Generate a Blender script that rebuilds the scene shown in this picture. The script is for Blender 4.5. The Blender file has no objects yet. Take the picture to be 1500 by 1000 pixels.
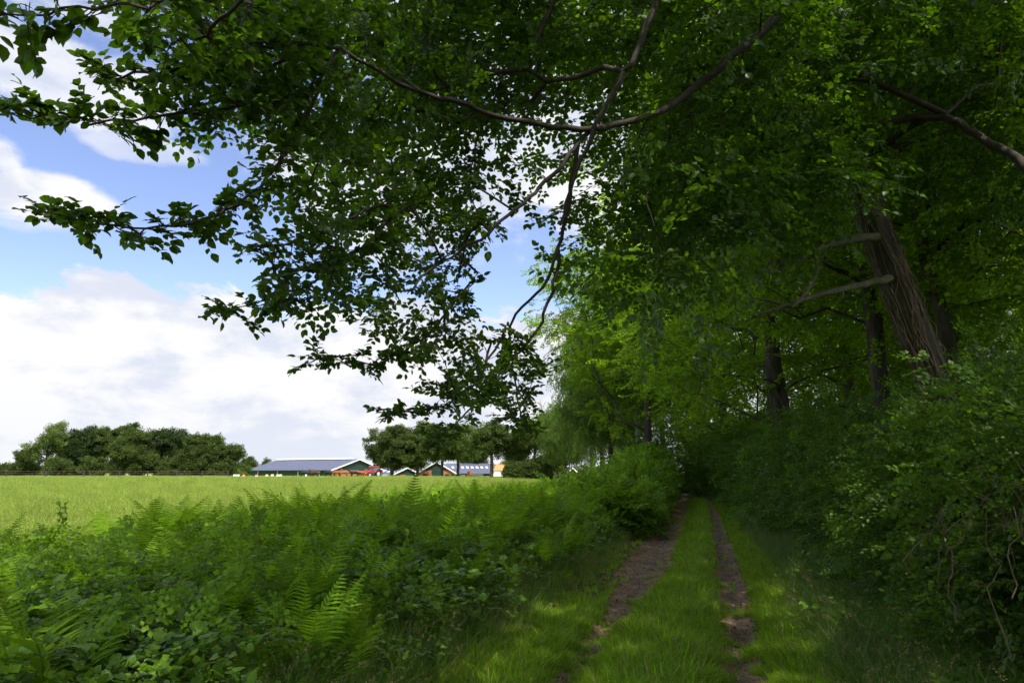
import bpy, math, random
import numpy as np
from mathutils import Vector, Matrix

C = bpy.context.scene.collection
scene = bpy.context.scene
rng = np.random.default_rng(11)
random.seed(11)
R = math.radians

# ------------------------------------------------------------------ camera, sky, sun, exposure
EYE = 1.7
TILT = math.atan(0.191)
cam_d = bpy.data.cameras.new("camera")
cam_d.lens = 24.0
cam_d.sensor_width = 36.0
cam_d.clip_start = 0.05
cam_d.clip_end = 6000
cam = bpy.data.objects.new("camera", cam_d)
C.objects.link(cam)
cam.location = (0, 0, EYE)
cam.rotation_euler = (R(90) + TILT, 0, 0)
scene.camera = cam

SUN_EL = R(58)
SUN_AZ = R(160)          # clockwise from +Y (the view direction): the sun stands high behind the camera, a little right
sd = bpy.data.lights.new("sun", 'SUN')
sd.energy = 2.85
sd.angle = R(0.5)
sd.color = (1.0, 0.95, 0.86)
sun = bpy.data.objects.new("sun", sd)
C.objects.link(sun)
sv = Vector((math.sin(SUN_AZ) * math.cos(SUN_EL), math.cos(SUN_AZ) * math.cos(SUN_EL), math.sin(SUN_EL)))
sun.rotation_euler = (-sv).to_track_quat('-Z', 'Y').to_euler()
sun.location = (0, 0, 60)

vs = scene.view_settings
vs.view_transform = 'Standard'
vs.look = 'None'
vs.exposure = 1.02
vs.gamma = 1.0
vs.use_curve_mapping = False
scene.render.engine = 'CYCLES'
cy = scene.cycles
cy.max_bounces = 6
cy.diffuse_bounces = 4
cy.glossy_bounces = 2
cy.transmission_bounces = 4
cy.transparent_max_bounces = 4
cy.caustics_reflective = False
cy.caustics_refractive = False
cy.use_adaptive_sampling = True
cy.adaptive_threshold = 0.012
cy.use_denoising = True
try:
    cy.denoiser = 'OPENIMAGEDENOISE'
    cy.denoising_input_passes = 'RGB_ALBEDO_NORMAL'
    cy.denoising_prefilter = 'ACCURATE'
except Exception:
    pass
try:
    scene.render.threads_mode = 'AUTO'
except Exception:
    pass


class NT:
    """small helper for node math"""
    def __init__(s, tree):
        s.t = tree

    def n(s, typ, **kw):
        nd = s.t.nodes.new(typ)
        for k, v in kw.items():
            setattr(nd, k, v)
        return nd

    def put(s, sock, v):
        if isinstance(v, (int, float)):
            sock.default_value = v
        elif isinstance(v, (tuple, list)):
            sock.default_value = v
        else:
            s.t.links.new(v, sock)

    def m(s, op, a, b=0.0, c=None, clamp=False):
        nd = s.n('ShaderNodeMath', operation=op)
        nd.use_clamp = clamp
        s.put(nd.inputs[0], a)
        s.put(nd.inputs[1], b)
        if c is not None:
            s.put(nd.inputs[2], c)
        return nd.outputs[0]

    def ramp(s, v, lo, hi, a=0.0, b=1.0, smooth=True):
        nd = s.n('ShaderNodeMapRange')
        nd.interpolation_type = 'SMOOTHSTEP' if smooth else 'LINEAR'
        s.put(nd.inputs['Value'], v)
        nd.inputs['From Min'].default_value = lo
        nd.inputs['From Max'].default_value = hi
        nd.inputs['To Min'].default_value = a
        nd.inputs['To Max'].default_value = b
        return nd.outputs[0]

    def mix(s, f, a, b, blend='MIX'):
        nd = s.n('ShaderNodeMix', data_type='RGBA', blend_type=blend)
        s.put(nd.inputs[0], f)
        s.put(nd.inputs[6], (*a, 1) if isinstance(a, tuple) and len(a) == 3 else a)
        s.put(nd.inputs[7], (*b, 1) if isinstance(b, tuple) and len(b) == 3 else b)
        return nd.outputs[2]

    def noise(s, vec, scale, detail=4, rough=0.5, dist=0.0):
        nd = s.n('ShaderNodeTexNoise')
        s.put(nd.inputs['Vector'], vec)
        nd.inputs['Scale'].default_value = scale
        nd.inputs['Detail'].default_value = detail
        nd.inputs['Roughness'].default_value = rough
        nd.inputs['Distortion'].default_value = dist
        return nd.outputs['Fac']

    def vec(s, x, y, z):
        nd = s.n('ShaderNodeCombineXYZ')
        s.put(nd.inputs[0], x)
        s.put(nd.inputs[1], y)
        s.put(nd.inputs[2], z)
        return nd.outputs[0]

    def xyz(s, v):
        nd = s.n('ShaderNodeSeparateXYZ')
        s.put(nd.inputs[0], v)
        return nd.outputs


def make_world():
    w = bpy.data.worlds.new("World")
    scene.world = w
    w.use_nodes = True
    t = w.node_tree
    t.nodes.clear()
    N = NT(t)
    out = N.n('ShaderNodeOutputWorld')
    bg = N.n('ShaderNodeBackground')
    bg.inputs['Strength'].default_value = 0.1
    t.links.new(bg.outputs[0], out.inputs[0])
    sky = N.n('ShaderNodeTexSky')
    sky.sky_type = 'NISHITA'
    sky.sun_disc = False
    sky.sun_elevation = SUN_EL
    sky.sun_rotation = SUN_AZ
    sky.air_density = 1.0
    sky.dust_density = 0.6
    sky.ozone_density = 1.6
    hs = N.n('ShaderNodeHueSaturation')
    hs.inputs['Hue'].default_value = 0.515
    hs.inputs['Saturation'].default_value = 1.0
    hs.inputs['Value'].default_value = 1.22
    t.links.new(sky.outputs[0], hs.inputs['Color'])
    tc = N.n('ShaderNodeTexCoord').outputs['Generated']
    x, y, z = N.xyz(tc)
    az = N.m('MULTIPLY', N.m('ARCTAN2', x, y), 57.2958)            # degrees, right positive
    hyp = N.m('SQRT', N.m('ADD', N.m('MULTIPLY', x, x), N.m('MULTIPLY', y, y)))
    el = N.m('MULTIPLY', N.m('ARCTAN2', z, hyp), 57.2958)
    # puffy noise in (azimuth, elevation), stretched sideways low down
    pv = N.vec(N.m('MULTIPLY', az, 0.07), N.m('MULTIPLY', el, 0.12), 4.3)
    n1 = N.noise(pv, 1.0, 8, 0.55, 0.1)
    n2 = N.noise(pv, 3.2, 8, 0.6, 0.3)
    pv2 = N.vec(N.m('MULTIPLY', az, 0.035), N.m('MULTIPLY', el, 0.16), 3.7)
    n3 = N.noise(pv2, 1.7, 6, 0.55, 0.6)
    nn = N.m('ADD', N.m('MULTIPLY', n1, 0.6), N.m('MULTIPLY', n2, 0.4))   # ~0.5 mean
    # low bank of cumulus below about 15 degrees
    bank = N.ramp(N.m('ADD', el, N.m('MULTIPLY', N.m('SUBTRACT', nn, 0.5), -17.0)), 12.0, 13.0, 1.0, 0.0)
    # open blue band gives way to cloud overhead and to the right
    wis = N.ramp(N.m('ADD', N.m('ADD', nn, N.m('MULTIPLY', N.m('SUBTRACT', n3, 0.5), 0.8)), N.ramp(az, -26, 8, 0.0, 0.13)), 0.50, 0.66)
    wis = N.m('MULTIPLY', wis, N.ramp(el, 27, 33, 0.0, 0.9))

    def blob(a0, e0, ra, re, amp=1.0):
        dx = N.m('DIVIDE', N.m('SUBTRACT', az, a0), ra)
        dy = N.m('DIVIDE', N.m('SUBTRACT', el, e0), re)
        d = N.m('SQRT', N.m('ADD', N.m('MULTIPLY', dx, dx), N.m('MULTIPLY', dy, dy)))
        d = N.m('ADD', d, N.m('MULTIPLY', N.m('SUBTRACT', nn, 0.5), -2.6))
        return N.ramp(d, 0.65, 1.1, amp, 0.0)
    blobs = None
    for b in [(-36.0, 18.8, 5.5, 1.9, 1.0), (-40.5, 20.6, 3.5, 1.8, 0.9), (-35, 26.5, 8, 3.2, 0.85), (-30, 23.4, 5.0, 1.1, 0.6),
              (-37, 17.6, 3.5, 1.2, 0.35), (-38, 36, 8, 3.5, 0.9), (-8, 24, 16, 7, 0.95), (8, 26, 12, 9, 1.0)]:
        v = blob(*b)
        blobs = v if blobs is None else N.m('MAXIMUM', blobs, v)
    mask = N.m('MAXIMUM', N.m('MAXIMUM', bank, wis), blobs, clamp=True)
    # inside the bank: soft lavender shade and thin blue-grey gaps
    shade = N.ramp(N.m('ADD', N.m('MULTIPLY', N.noise(N.vec(N.m('MULTIPLY', az, 0.07), N.m('MULTIPLY', el, 0.17), 9.1), 1.5, 8, 0.55, 0.2), .7), N.m('MULTIPLY', n2, .3)), 0.42, 0.56)
    ccol = N.mix(shade, (3.75, 3.98, 4.6), (4.95, 4.95, 5.0))
    low = N.ramp(el, 0.0, 7.0, 1.0, 0.0)
    ccol = N.mix(N.m('MULTIPLY', low, 0.4), ccol, (4.3, 4.45, 4.85))
    # unseen cloud overhead and towards the sun, boosted as added fill light
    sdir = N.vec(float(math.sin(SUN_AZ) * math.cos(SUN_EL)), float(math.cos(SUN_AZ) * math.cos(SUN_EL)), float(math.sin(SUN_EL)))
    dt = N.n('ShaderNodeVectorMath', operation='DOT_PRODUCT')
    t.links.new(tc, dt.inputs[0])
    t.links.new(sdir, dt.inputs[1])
    fill_gain = N.ramp(dt.outputs['Value'], 0.15, 0.95, 1.0, 5.2)
    ccol = N.mix(1.0, ccol, N.vec(fill_gain, fill_gain, fill_gain), 'MULTIPLY')
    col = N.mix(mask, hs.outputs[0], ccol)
    # below the horizon the dome simply carries on as dull ground light
    col = N.mix(N.ramp(el, -2.0, 0.0, 1.0, 0.0), col, (1.2, 1.5, 0.9))
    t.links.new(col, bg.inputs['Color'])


make_world()


# ------------------------------------------------------------------ pixel helper: a direction of the photograph at a given distance ahead
def P(px, py, Y):
    a, b = (px - 750) / 1000.0, (500 - py) / 1000.0
    c, s = math.cos(TILT), math.sin(TILT)
    d = np.array([a, c - b * s, s + b * c])
    return np.array([0, 0, EYE]) + d * (Y / d[1])


# ------------------------------------------------------------------ object helpers
def props(o, label=None, cat=None, group=None, kind=None):
    if label:
        o['label'] = label
    if cat:
        o['category'] = cat
    if group:
        o['group'] = group
    if kind:
        o['kind'] = kind
    return o


def thing(name, label, cat, loc=(0, 0, 0), rz=0.0, group=None):
    o = bpy.data.objects.new(name, None)
    C.objects.link(o)
    o.location = loc
    o.rotation_euler = (0, 0, rz)
    o.empty_display_size = 0.2
    return props(o, label, cat, group)


def link(name, me, parent=None, loc=None, rot=None, scale=None):
    o = bpy.data.objects.new(name, me)
    C.objects.link(o)
    if parent is not None:
        o.parent = parent
    if loc is not None:
        o.location = loc
    if rot is not None:
        o.rotation_euler = rot
    if scale is not None:
        o.scale = scale if hasattr(scale, '__len__') else (scale,) * 3
    return o


class G:
    """collects vertices and faces, builds one mesh"""
    def __init__(s):
        s.V, s.T, s.Q, s.rt, s.mt, s.mq = [], [], [], [], [], []
        s.n = 0

    def add(s, V, T=None, Q=None, rnd=None, mi=0):
        V = np.asarray(V, float).reshape(-1, 3)
        s.V.append(V)
        s.rt.append(np.full(len(V), 0.5) if rnd is None else np.broadcast_to(np.asarray(rnd, float), (len(V),)))
        if T is not None and len(T):
            T = np.asarray(T, int).reshape(-1, 3) + s.n
            s.T.append(T)
            s.mt.append(np.full(len(T), mi))
        if Q is not None and len(Q):
            Q = np.asarray(Q, int).reshape(-1, 4) + s.n
            s.Q.append(Q)
            s.mq.append(np.full(len(Q), mi))
        s.n += len(V)

    def box(s, x0, x1, y0, y1, z0, z1, mi=0):
        V = [(x, y, z) for z in (z0, z1) for y in (y0, y1) for x in (x0, x1)]
        s.add(V, Q=[(0, 2, 3, 1), (4, 5, 7, 6), (0, 1, 5, 4), (2, 6, 7, 3), (0, 4, 6, 2), (1, 3, 7, 5)], mi=mi)

    def prism(s, poly, axis, a, b, mi=0):
        """extrude a polygon given in two coordinates along the third axis (0,1,2) from a to b"""
        n = len(poly)
        V = []
        for t in (a, b):
            for p in poly:
                v = list(p)
                v.insert(axis, t)
                V.append(v)
        T = [(0, i, i + 1) for i in range(1, n - 1)] + [(n, n + i + 1, n + i) for i in range(1, n - 1)]
        Q = [(i, (i + 1) % n, n + (i + 1) % n, n + i) for i in range(n)]
        s.add(V, T=T, Q=Q, mi=mi)

    def tube(s, pts, rad, sides=6, mi=0, cap=False, rnd=None):
        pts = np.asarray(pts, float)
        rad = np.broadcast_to(np.asarray(rad, float), (len(pts),))
        d = np.gradient(pts, axis=0)
        d /= (np.linalg.norm(d, axis=1, keepdims=True) + 1e-9)
        ref = np.array([0, 0, 1.0]) if abs(d[:, 2]).mean() < 0.8 else np.array([1.0, 0, 0])
        a = np.cross(d, ref)
        a /= (np.linalg.norm(a, axis=1, keepdims=True) + 1e-9)
        b = np.cross(d, a)
        th = np.arange(sides) * 2 * np.pi / sides
        V = pts[:, None] + rad[:, None, None] * (a[:, None] * np.cos(th)[None, :, None] + b[:, None] * np.sin(th)[None, :, None])
        m = len(pts)
        i = np.arange(m - 1)[:, None] * sides
        j = np.arange(sides)[None]
        k = (j + 1) % sides
        Q = np.stack([i + j, i + k, i + sides + k, i + sides + j], -1).reshape(-1, 4)
        V = V.reshape(-1, 3)
        s.add(V, Q=Q, mi=mi, rnd=rnd)
        if cap:
            for e, o in ((0, 0), (m - 1, (m - 1) * sides)):
                ring = V[o:o + sides]
                s.add(np.vstack([pts[e], ring]), T=[(0, 1 + q, 1 + (q + 1) % sides) for q in range(sides)], mi=mi, rnd=rnd)

    def mesh(s, name, mats, smooth=False):
        me = bpy.data.meshes.new(name)
        V = np.concatenate(s.V) if s.V else np.zeros((0, 3))
        T = np.concatenate(s.T) if s.T else np.zeros((0, 3), int)
        Q = np.concatenate(s.Q) if s.Q else np.zeros((0, 4), int)
        me.vertices.add(len(V))
        me.vertices.foreach_set('co', V.astype(np.float32).ravel())
        loops = np.concatenate([T.ravel(), Q.ravel()])
        me.loops.add(len(loops))
        me.loops.foreach_set('vertex_index', loops.astype(np.int32))
        me.polygons.add(len(T) + len(Q))
        st = np.concatenate([np.arange(len(T)) * 3, len(T) * 3 + np.arange(len(Q)) * 4])
        me.polygons.foreach_set('loop_start', st.astype(np.int32))
        mi = np.concatenate(s.mt + s.mq) if (s.mt or s.mq) else np.zeros(0, int)
        me.polygons.foreach_set('material_index', mi.astype(np.int32))
        me.polygons.foreach_set('use_smooth', np.full(len(mi), smooth))
        for m in (mats if isinstance(mats, (list, tuple)) else [mats]):
            me.materials.append(m)
        me.update(calc_edges=True)
        at = me.attributes.new('rnd', 'FLOAT', 'POINT')
        at.data.foreach_set('value', np.concatenate(s.rt).astype(np.float32))
        return me

    def obj(s, name, mats, parent=None, smooth=False, **kw):
        return link(name, s.mesh(name, mats, smooth), parent, **kw)


# ------------------------------------------------------------------ materials
def new_mat(name):
    m = bpy.data.materials.new(name)
    m.use_nodes = True
    t = m.node_tree
    t.nodes.clear()
    N = NT(t)
    out = N.n('ShaderNodeOutputMaterial')
    return m, N, out


def leaf_mat(name, ca, cb, trans, tmix=0.4, rough=0.5, spec=0.35, back=None):
    m, N, out = new_mat(name)
    rnd = N.n('ShaderNodeAttribute', attribute_name='rnd').outputs['Fac']
    oi = N.n('ShaderNodeObjectInfo').outputs['Random']
    f = N.m('FRACT', N.m('ADD', rnd, N.m('MULTIPLY', oi, 0.61)))
    col = N.mix(f, ca, cb)
    val = N.ramp(oi, 0, 1, 0.6, 1.4, False)
    hs = N.n('ShaderNodeHueSaturation')
    N.put(hs.inputs['Color'], col)
    N.put(hs.inputs['Value'], val)
    pr = N.n('ShaderNodeBsdfPrincipled')
    N.put(pr.inputs['Base Color'], hs.outputs[0])
    pr.inputs['Roughness'].default_value = rough
    pr.inputs['Specular IOR Level'].default_value = spec
    tr = N.n('ShaderNodeBsdfTranslucent')
    hs2 = N.n('ShaderNodeHueSaturation')
    N.put(hs2.inputs['Color'], (*trans, 1))
    N.put(hs2.inputs['Value'], N.m('MULTIPLY', N.ramp(f, 0, 1, 0.7, 1.25, False), N.ramp(oi, 0, 1, 0.7, 1.3, False)))
    N.put(tr.inputs['Color'], hs2.outputs[0])
    mx = N.n('ShaderNodeMixShader')
    mx.inputs[0].default_value = tmix
    N.t.links.new(pr.outputs[0], mx.inputs[1])
    N.t.links.new(tr.outputs[0], mx.inputs[2])
    N.t.links.new(mx.outputs[0], out.inputs[0])
    return m


def surf_mat(name, c1, c2, scale=4.0, rough=0.8, bump=0.3, bscale=None, detail=6, spec=0.3, stretch=(1, 1, 1), metal=0.0):
    m, N, out = new_mat(name)
    tc = N.n('ShaderNodeTexCoord').outputs['Object']
    mp = N.n('ShaderNodeMapping')
    N.put(mp.inputs[0], tc)
    mp.inputs['Scale'].default_value = stretch
    f = N.ramp(N.noise(mp.outputs[0], scale, detail, 0.6), 0.3, 0.7)
    pr = N.n('ShaderNodeBsdfPrincipled')
    N.put(pr.inputs['Base Color'], N.mix(f, c1, c2))
    pr.inputs['Roughness'].default_value = rough
    pr.inputs['Specular IOR Level'].default_value = spec
    pr.inputs['Metallic'].default_value = metal
    if bump:
        bn = N.n('ShaderNodeBump')
        bn.inputs['Strength'].default_value = bump
        bn.inputs['Distance'].default_value = 0.05
        N.put(bn.inputs['Height'], N.noise(mp.outputs[0], bscale or scale * 3, detail, 0.65))
        N.t.links.new(bn.outputs[0], pr.inputs['Normal'])
    N.t.links.new(pr.outputs[0], out.inputs[0])
    return m


M = {}
M['beech'] = leaf_mat('beech_leaf', (0.036, 0.080, 0.009), (0.060, 0.115, 0.011), (0.15, 0.30, 0.008), 0.45, 0.42, 0.4)
M['oak'] = leaf_mat('wood_leaf', (0.080, 0.145, 0.008), (0.135, 0.215, 0.013), (0.32, 0.52, 0.012), 0.52, 0.5, 0.2)
M['birch'] = leaf_mat('birch_leaf', (0.050, 0.100, 0.012), (0.090, 0.145, 0.018), (0.18, 0.30, 0.02), 0.42, 0.5, 0.2)
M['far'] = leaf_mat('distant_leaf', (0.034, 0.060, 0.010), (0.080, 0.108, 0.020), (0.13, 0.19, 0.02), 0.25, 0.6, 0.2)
M['shrub'] = leaf_mat('shrub_leaf', (0.055, 0.115, 0.014), (0.095, 0.170, 0.020), (0.18, 0.34, 0.012), 0.40, 0.42, 0.3)
M['fern'] = leaf_mat('fern_frond', (0.085, 0.165, 0.009), (0.150, 0.245, 0.012), (0.24, 0.44, 0.010), 0.36, 0.65, 0.06)
M['fernb'] = leaf_mat('fern_frond_bright', (0.15, 0.27, 0.010), (0.20, 0.34, 0.013), (0.36, 0.60, 0.015), 0.42, 0.6, 0.08)
M['bramble'] = leaf_mat('bramble_leaf', (0.070, 0.140, 0.015), (0.130, 0.220, 0.018), (0.20, 0.40, 0.015), 0.34, 0.45, 0.25)
M['grass'] = leaf_mat('verge_grass', (0.130, 0.250, 0.012), (0.270, 0.400, 0.022), (0.34, 0.56, 0.015), 0.42, 0.5, 0.15)
M['tall'] = leaf_mat('tall_grass', (0.075, 0.165, 0.022), (0.130, 0.220, 0.035), (0.20, 0.36, 0.03), 0.35, 0.5, 0.25)
M['dry'] = leaf_mat('dry_grass', (0.22, 0.15, 0.07), (0.34, 0.25, 0.12), (0.24, 0.17, 0.07), 0.3, 0.7, 0.2)
M['crop'] = leaf_mat('meadow_grass', (0.10, 0.20, 0.022), (0.40, 0.43, 0.085), (0.32, 0.42, 0.05), 0.4, 0.6, 0.2)
M['deadleaf'] = leaf_mat('dead_leaf', (0.10, 0.030, 0.014), (0.16, 0.060, 0.025), (0.12, 0.04, 0.01), 0.3, 0.7, 0.2)
M['litter'] = leaf_mat('leaf_litter', (0.12, 0.065, 0.032), (0.24, 0.13, 0.06), (0.1, 0.05, 0.02), 0.15, 0.7, 0.2)
M['bark'] = surf_mat('bark', (0.030, 0.024, 0.018), (0.085, 0.070, 0.050), 5, 0.9, 0.8, 14, stretch=(1, 1, 0.25))
M['twig'] = surf_mat('twig_bark', (0.028, 0.022, 0.016), (0.060, 0.048, 0.034), 9, 0.8, 0.2)
M['mossbark'] = surf_mat('mossy_bark', (0.070, 0.075, 0.035), (0.150, 0.135, 0.080), 3, 0.9, 0.7, 16)
M['paleivy'] = surf_mat('ivy_stem_bark', (0.10, 0.065, 0.04), (0.20, 0.14, 0.085), 6, 0.85, 0.4)
M['birchbark'] = surf_mat('birch_bark', (0.07, 0.06, 0.05), (0.52, 0.48, 0.42), 2.6, 0.7, 0.3, stretch=(1, 1, 3))
M['baretwig'] = surf_mat('bare_twig', (0.065, 0.048, 0.024), (0.12, 0.09, 0.042), 4, 0.8, 0.2)


def ground_mat(name, kind):
    m, N, out = new_mat(name)
    geo = N.n('ShaderNodeNewGeometry').outputs['Position']
    dirt = N.n('ShaderNodeAttribute', attribute_name='rnd').outputs['Fac']
    a = N.noise(geo, 2.2, 8, 0.65)
    b = N.noise(geo, 14.0, 8, 0.7)
    c = N.noise(geo, 60.0, 4, 0.6)
    soil = N.mix(N.ramp(a, 0.35, 0.65), (0.130, 0.076, 0.038), (0.245, 0.155, 0.086))
    soil = N.mix(N.ramp(b, 0.45, 0.7), soil, (0.30, 0.215, 0.14))
    soil = N.mix(N.ramp(b, 0.28, 0.42, 1.0, 0.0), soil, (0.050, 0.030, 0.018))
    if kind == 'track':
        green = N.mix(N.ramp(b, 0.3, 0.7), (0.030, 0.045, 0.012), (0.060, 0.085, 0.020))
        col = N.mix(N.ramp(N.m('ADD', dirt, N.m('MULTIPLY', N.m('SUBTRACT', b, 0.5), 0.8)), 0.35, 0.6), green, soil)
        rough, bs = 0.9, 0.8
    elif kind == 'bank':
        leafy = N.mix(N.ramp(b, 0.35, 0.65), (0.050, 0.028, 0.014), (0.16, 0.090, 0.045))
        col = N.mix(N.ramp(a, 0.4, 0.7), leafy, (0.040, 0.042, 0.015))
        rough, bs = 0.95, 0.9
    elif kind == 'wood':
        col = N.mix(N.ramp(b, 0.35, 0.65), (0.022, 0.018, 0.010), (0.050, 0.046, 0.018))
        rough, bs = 0.95, 0.9
    else:  # field
        sc = N.n('ShaderNodeMapping')
        N.put(sc.inputs[0], geo)
        sc.inputs['Scale'].default_value = (1.0, 0.35, 1.0)
        e = N.noise(sc.outputs[0], 0.09, 6, 0.6)
        f = N.noise(sc.outputs[0], 1.6, 8, 0.75)
        col = N.mix(N.ramp(f, 0.3, 0.7), (0.10, 0.18, 0.022), (0.30, 0.38, 0.060))
        col = N.mix(N.ramp(e, 0.4, 0.65, 0.0, 0.45), col, (0.36, 0.39, 0.07))
        rough, bs = 1.0, 1.0
    pr = N.n('ShaderNodeBsdfPrincipled')
    N.put(pr.inputs['Base Color'], col)
    pr.inputs['Roughness'].default_value = rough
    pr.inputs['Specular IOR Level'].default_value = 0.15
    bn = N.n('ShaderNodeBump')
    bn.inputs['Strength'].default_value = bs
    bn.inputs['Distance'].default_value = 0.03
    N.put(bn.inputs['Height'], N.m('ADD', b, N.m('MULTIPLY', c, 0.4)))
    N.t.links.new(bn.outputs[0], pr.inputs['Normal'])
    N.t.links.new(pr.outputs[0], out.inputs[0])
    return m


# ------------------------------------------------------------------ terrain
def Xc(Y):
    Y = np.asarray(Y, float)
    base = 1.12 + 0.274 * (np.minimum(Y, 33) - 5.3) - 0.3 * np.exp(-(np.maximum(Y, 0) / 7.0) ** 2)
    q = np.clip(Y - 33, 0, 27)
    mid = 0.274 * q - 0.5 * 0.0083 * q * q
    return base + mid + 0.05 * np.maximum(Y - 60, 0)


def ss(x, a, b):
    t = np.clip((np.asarray(x, float) - a) / (b - a), 0, 1)
    return t * t * (3 - 2 * t)


def wav(x, y):
    return (np.sin(x * 2.1 + y * 0.7) + np.sin(y * 1.7 - x * 1.1 + 1.3) + np.sin(x * 4.7 + 2 + y * 2.9) * 0.5 + np.sin(y * 5.3 - x * 3.1) * 0.5) / 3


def rut_w(Y):
    """half widths of the left and right wheel ruts"""
    Y = np.asarray(Y, float)
    return 0.10 + 0.32 * ss(Y, 7.5, 13), 0.15 + 0.07 * ss(Y, 6, 12)


def height(X, Y):
    X = np.asarray(X, float)
    Y = np.asarray(Y, float)
    u = X - Xc(Y)
    z = 0.46 * ss(-u, 1.45, 2.7) - 0.36 * ss(-u, 7.0, 9.5)
    z = z + 0.25 * ss(-u, 9, 12) * ss(Y, 15, 70)
    z = z + 0.28 * ss(u, 1.5, 3.2)
    z = z - 0.055 * np.exp(-((u + 0.72) / 0.22) ** 2) - 0.055 * np.exp(-((u - 0.72) / 0.2) ** 2)
    z = z + 0.035 * np.exp(-(u / 0.35) ** 2)
    z = z + 0.02 * wav(X * 1.3, Y * 1.1) * (np.abs(u) < 60)
    z = z - 1.4 * ss(Y, 187, 202)
    z = z - 0.25 * ss(X, -20, 6) * ss(Y, 60, 120)
    return z


def grid_obj(name, us, Ys, mat, dirt=False):
    U, YY = np.meshgrid(us, Ys)
    X = Xc(YY) + U
    Z = height(X, YY)
    V = np.stack([X, YY, Z], -1).reshape(-1, 3)
    nu, ny = len(us), len(Ys)
    i = np.arange(ny - 1)[:, None] * nu
    j = np.arange(nu - 1)[None]
    Q = np.stack([i + j, i + j + 1, i + nu + j + 1, i + nu + j], -1).reshape(-1, 4)
    g = G()
    rnd = None
    if dirt:
        wl, wr = rut_w(YY)
        d = np.maximum(1 - ss(np.abs(U + 0.75), wl, wl + 0.15), 1 - ss(np.abs(U - 0.72), wr, wr + 0.12))
        rnd = d.reshape(-1)
    g.add(V, Q=Q, rnd=rnd)
    o = g.obj(name, mat, smooth=True)
    o['kind'] = 'structure'
    return o


Ynear = np.concatenate([np.arange(-12, 1, 1.0), np.arange(1, 24, 0.12), np.arange(24, 60, 0.5), np.arange(60, 240, 3.0), [240, 300, 400, 600, 900, 1400, 2200]])
grid_obj('track', np.concatenate([np.arange(-1.5, 1.51, 0.06)]), Ynear, ground_mat('track_soil', 'track'), True)
grid_obj('bank', np.arange(-8.5, -1.49, 0.25), Ynear, ground_mat('bank_soil', 'bank'))
grid_obj('woodland_floor', np.concatenate([np.arange(1.5, 10, 0.25), np.arange(10, 60, 4), [60, 120, 400, 1500]]), Ynear, ground_mat('wood_soil', 'wood'))
grid_obj('field', np.concatenate([[-2500, -1200, -600, -300], np.arange(-200, -20, 6.0), np.arange(-20, -8.49, 0.5)]), Ynear, ground_mat('field_grass', 'field'))


# ------------------------------------------------------------------ scattering: points + geometry nodes instancing shared source meshes
_src = {}


def source_set(key, meshes):
    col = bpy.data.collections.new('source_' + key)
    for i, me in enumerate(meshes):
        o = bpy.data.objects.new('%s_source_%02d' % (key, i), me)
        col.objects.link(o)
    ng = bpy.data.node_groups.new('scatter_' + key, 'GeometryNodeTree')
    ng.interface.new_socket('Geometry', in_out='INPUT', socket_type='NodeSocketGeometry')
    ng.interface.new_socket('Geometry', in_out='OUTPUT', socket_type='NodeSocketGeometry')
    gi = ng.nodes.new('NodeGroupInput')
    go = ng.nodes.new('NodeGroupOutput')
    ci = ng.nodes.new('GeometryNodeCollectionInfo')
    ci.inputs['Collection'].default_value = col
    ci.inputs['Separate Children'].default_value = True
    ci.inputs['Reset Children'].default_value = True
    ip = ng.nodes.new('GeometryNodeInstanceOnPoints')
    ip.inputs['Pick Instance'].default_value = True

    def attr(name, typ):
        n = ng.nodes.new('GeometryNodeInputNamedAttribute')
        n.data_type = typ
        n.inputs['Name'].default_value = name
        return n.outputs['Attribute']
    L = ng.links.new
    L(gi.outputs[0], ip.inputs['Points'])
    L(ci.outputs[0], ip.inputs['Instance'])
    L(attr('idx', 'INT'), ip.inputs['Instance Index'])
    L(attr('rot', 'FLOAT_VECTOR'), ip.inputs['Rotation'])
    L(attr('scl', 'FLOAT'), ip.inputs['Scale'])
    L(ip.outputs[0], go.inputs[0])
    _src[key] = (col, ng, len(meshes))


def eulers(D, Nn):
    """rotation whose local +Y is D and local +Z is near Nn"""
    D = D / (np.linalg.norm(D, axis=1, keepdims=True) + 1e-9)
    S = np.cross(D, Nn)
    S /= (np.linalg.norm(S, axis=1, keepdims=True) + 1e-9)
    Z = np.cross(S, D)
    y = -np.arcsin(np.clip(S[:, 2], -1, 1))
    x = np.arctan2(D[:, 2], Z[:, 2])
    z = np.arctan2(S[:, 1], S[:, 0])
    return np.stack([x, y, z], 1)


def scatter(name, key, pts, rot, scl, parent=None, kind=None):
    pts = np.asarray(pts, float)
    n = len(pts)
    me = bpy.data.meshes.new(name)
    me.vertices.add(n)
    me.vertices.foreach_set('co', pts.astype(np.float32).ravel())
    a = me.attributes.new('rot', 'FLOAT_VECTOR', 'POINT')
    a.data.foreach_set('vector', np.asarray(rot, np.float32).ravel())
    a = me.attributes.new('scl', 'FLOAT', 'POINT')
    a.data.foreach_set('value', np.broadcast_to(np.asarray(scl, np.float32), (n,)).copy())
    a = me.attributes.new('idx', 'INT', 'POINT')
    a.data.foreach_set('value', rng.integers(0, _src[key][2], n).astype(np.int32))
    me.update()
    o = link(name, me, parent)
    md = o.modifiers.new('scatter', 'NODES')
    md.node_group = _src[key][1]
    if kind:
        o['kind'] = kind
    return o


def nrm(v):
    v = np.asarray(v, float)
    return v / (np.linalg.norm(v, axis=-1, keepdims=True) + 1e-9)


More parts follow.
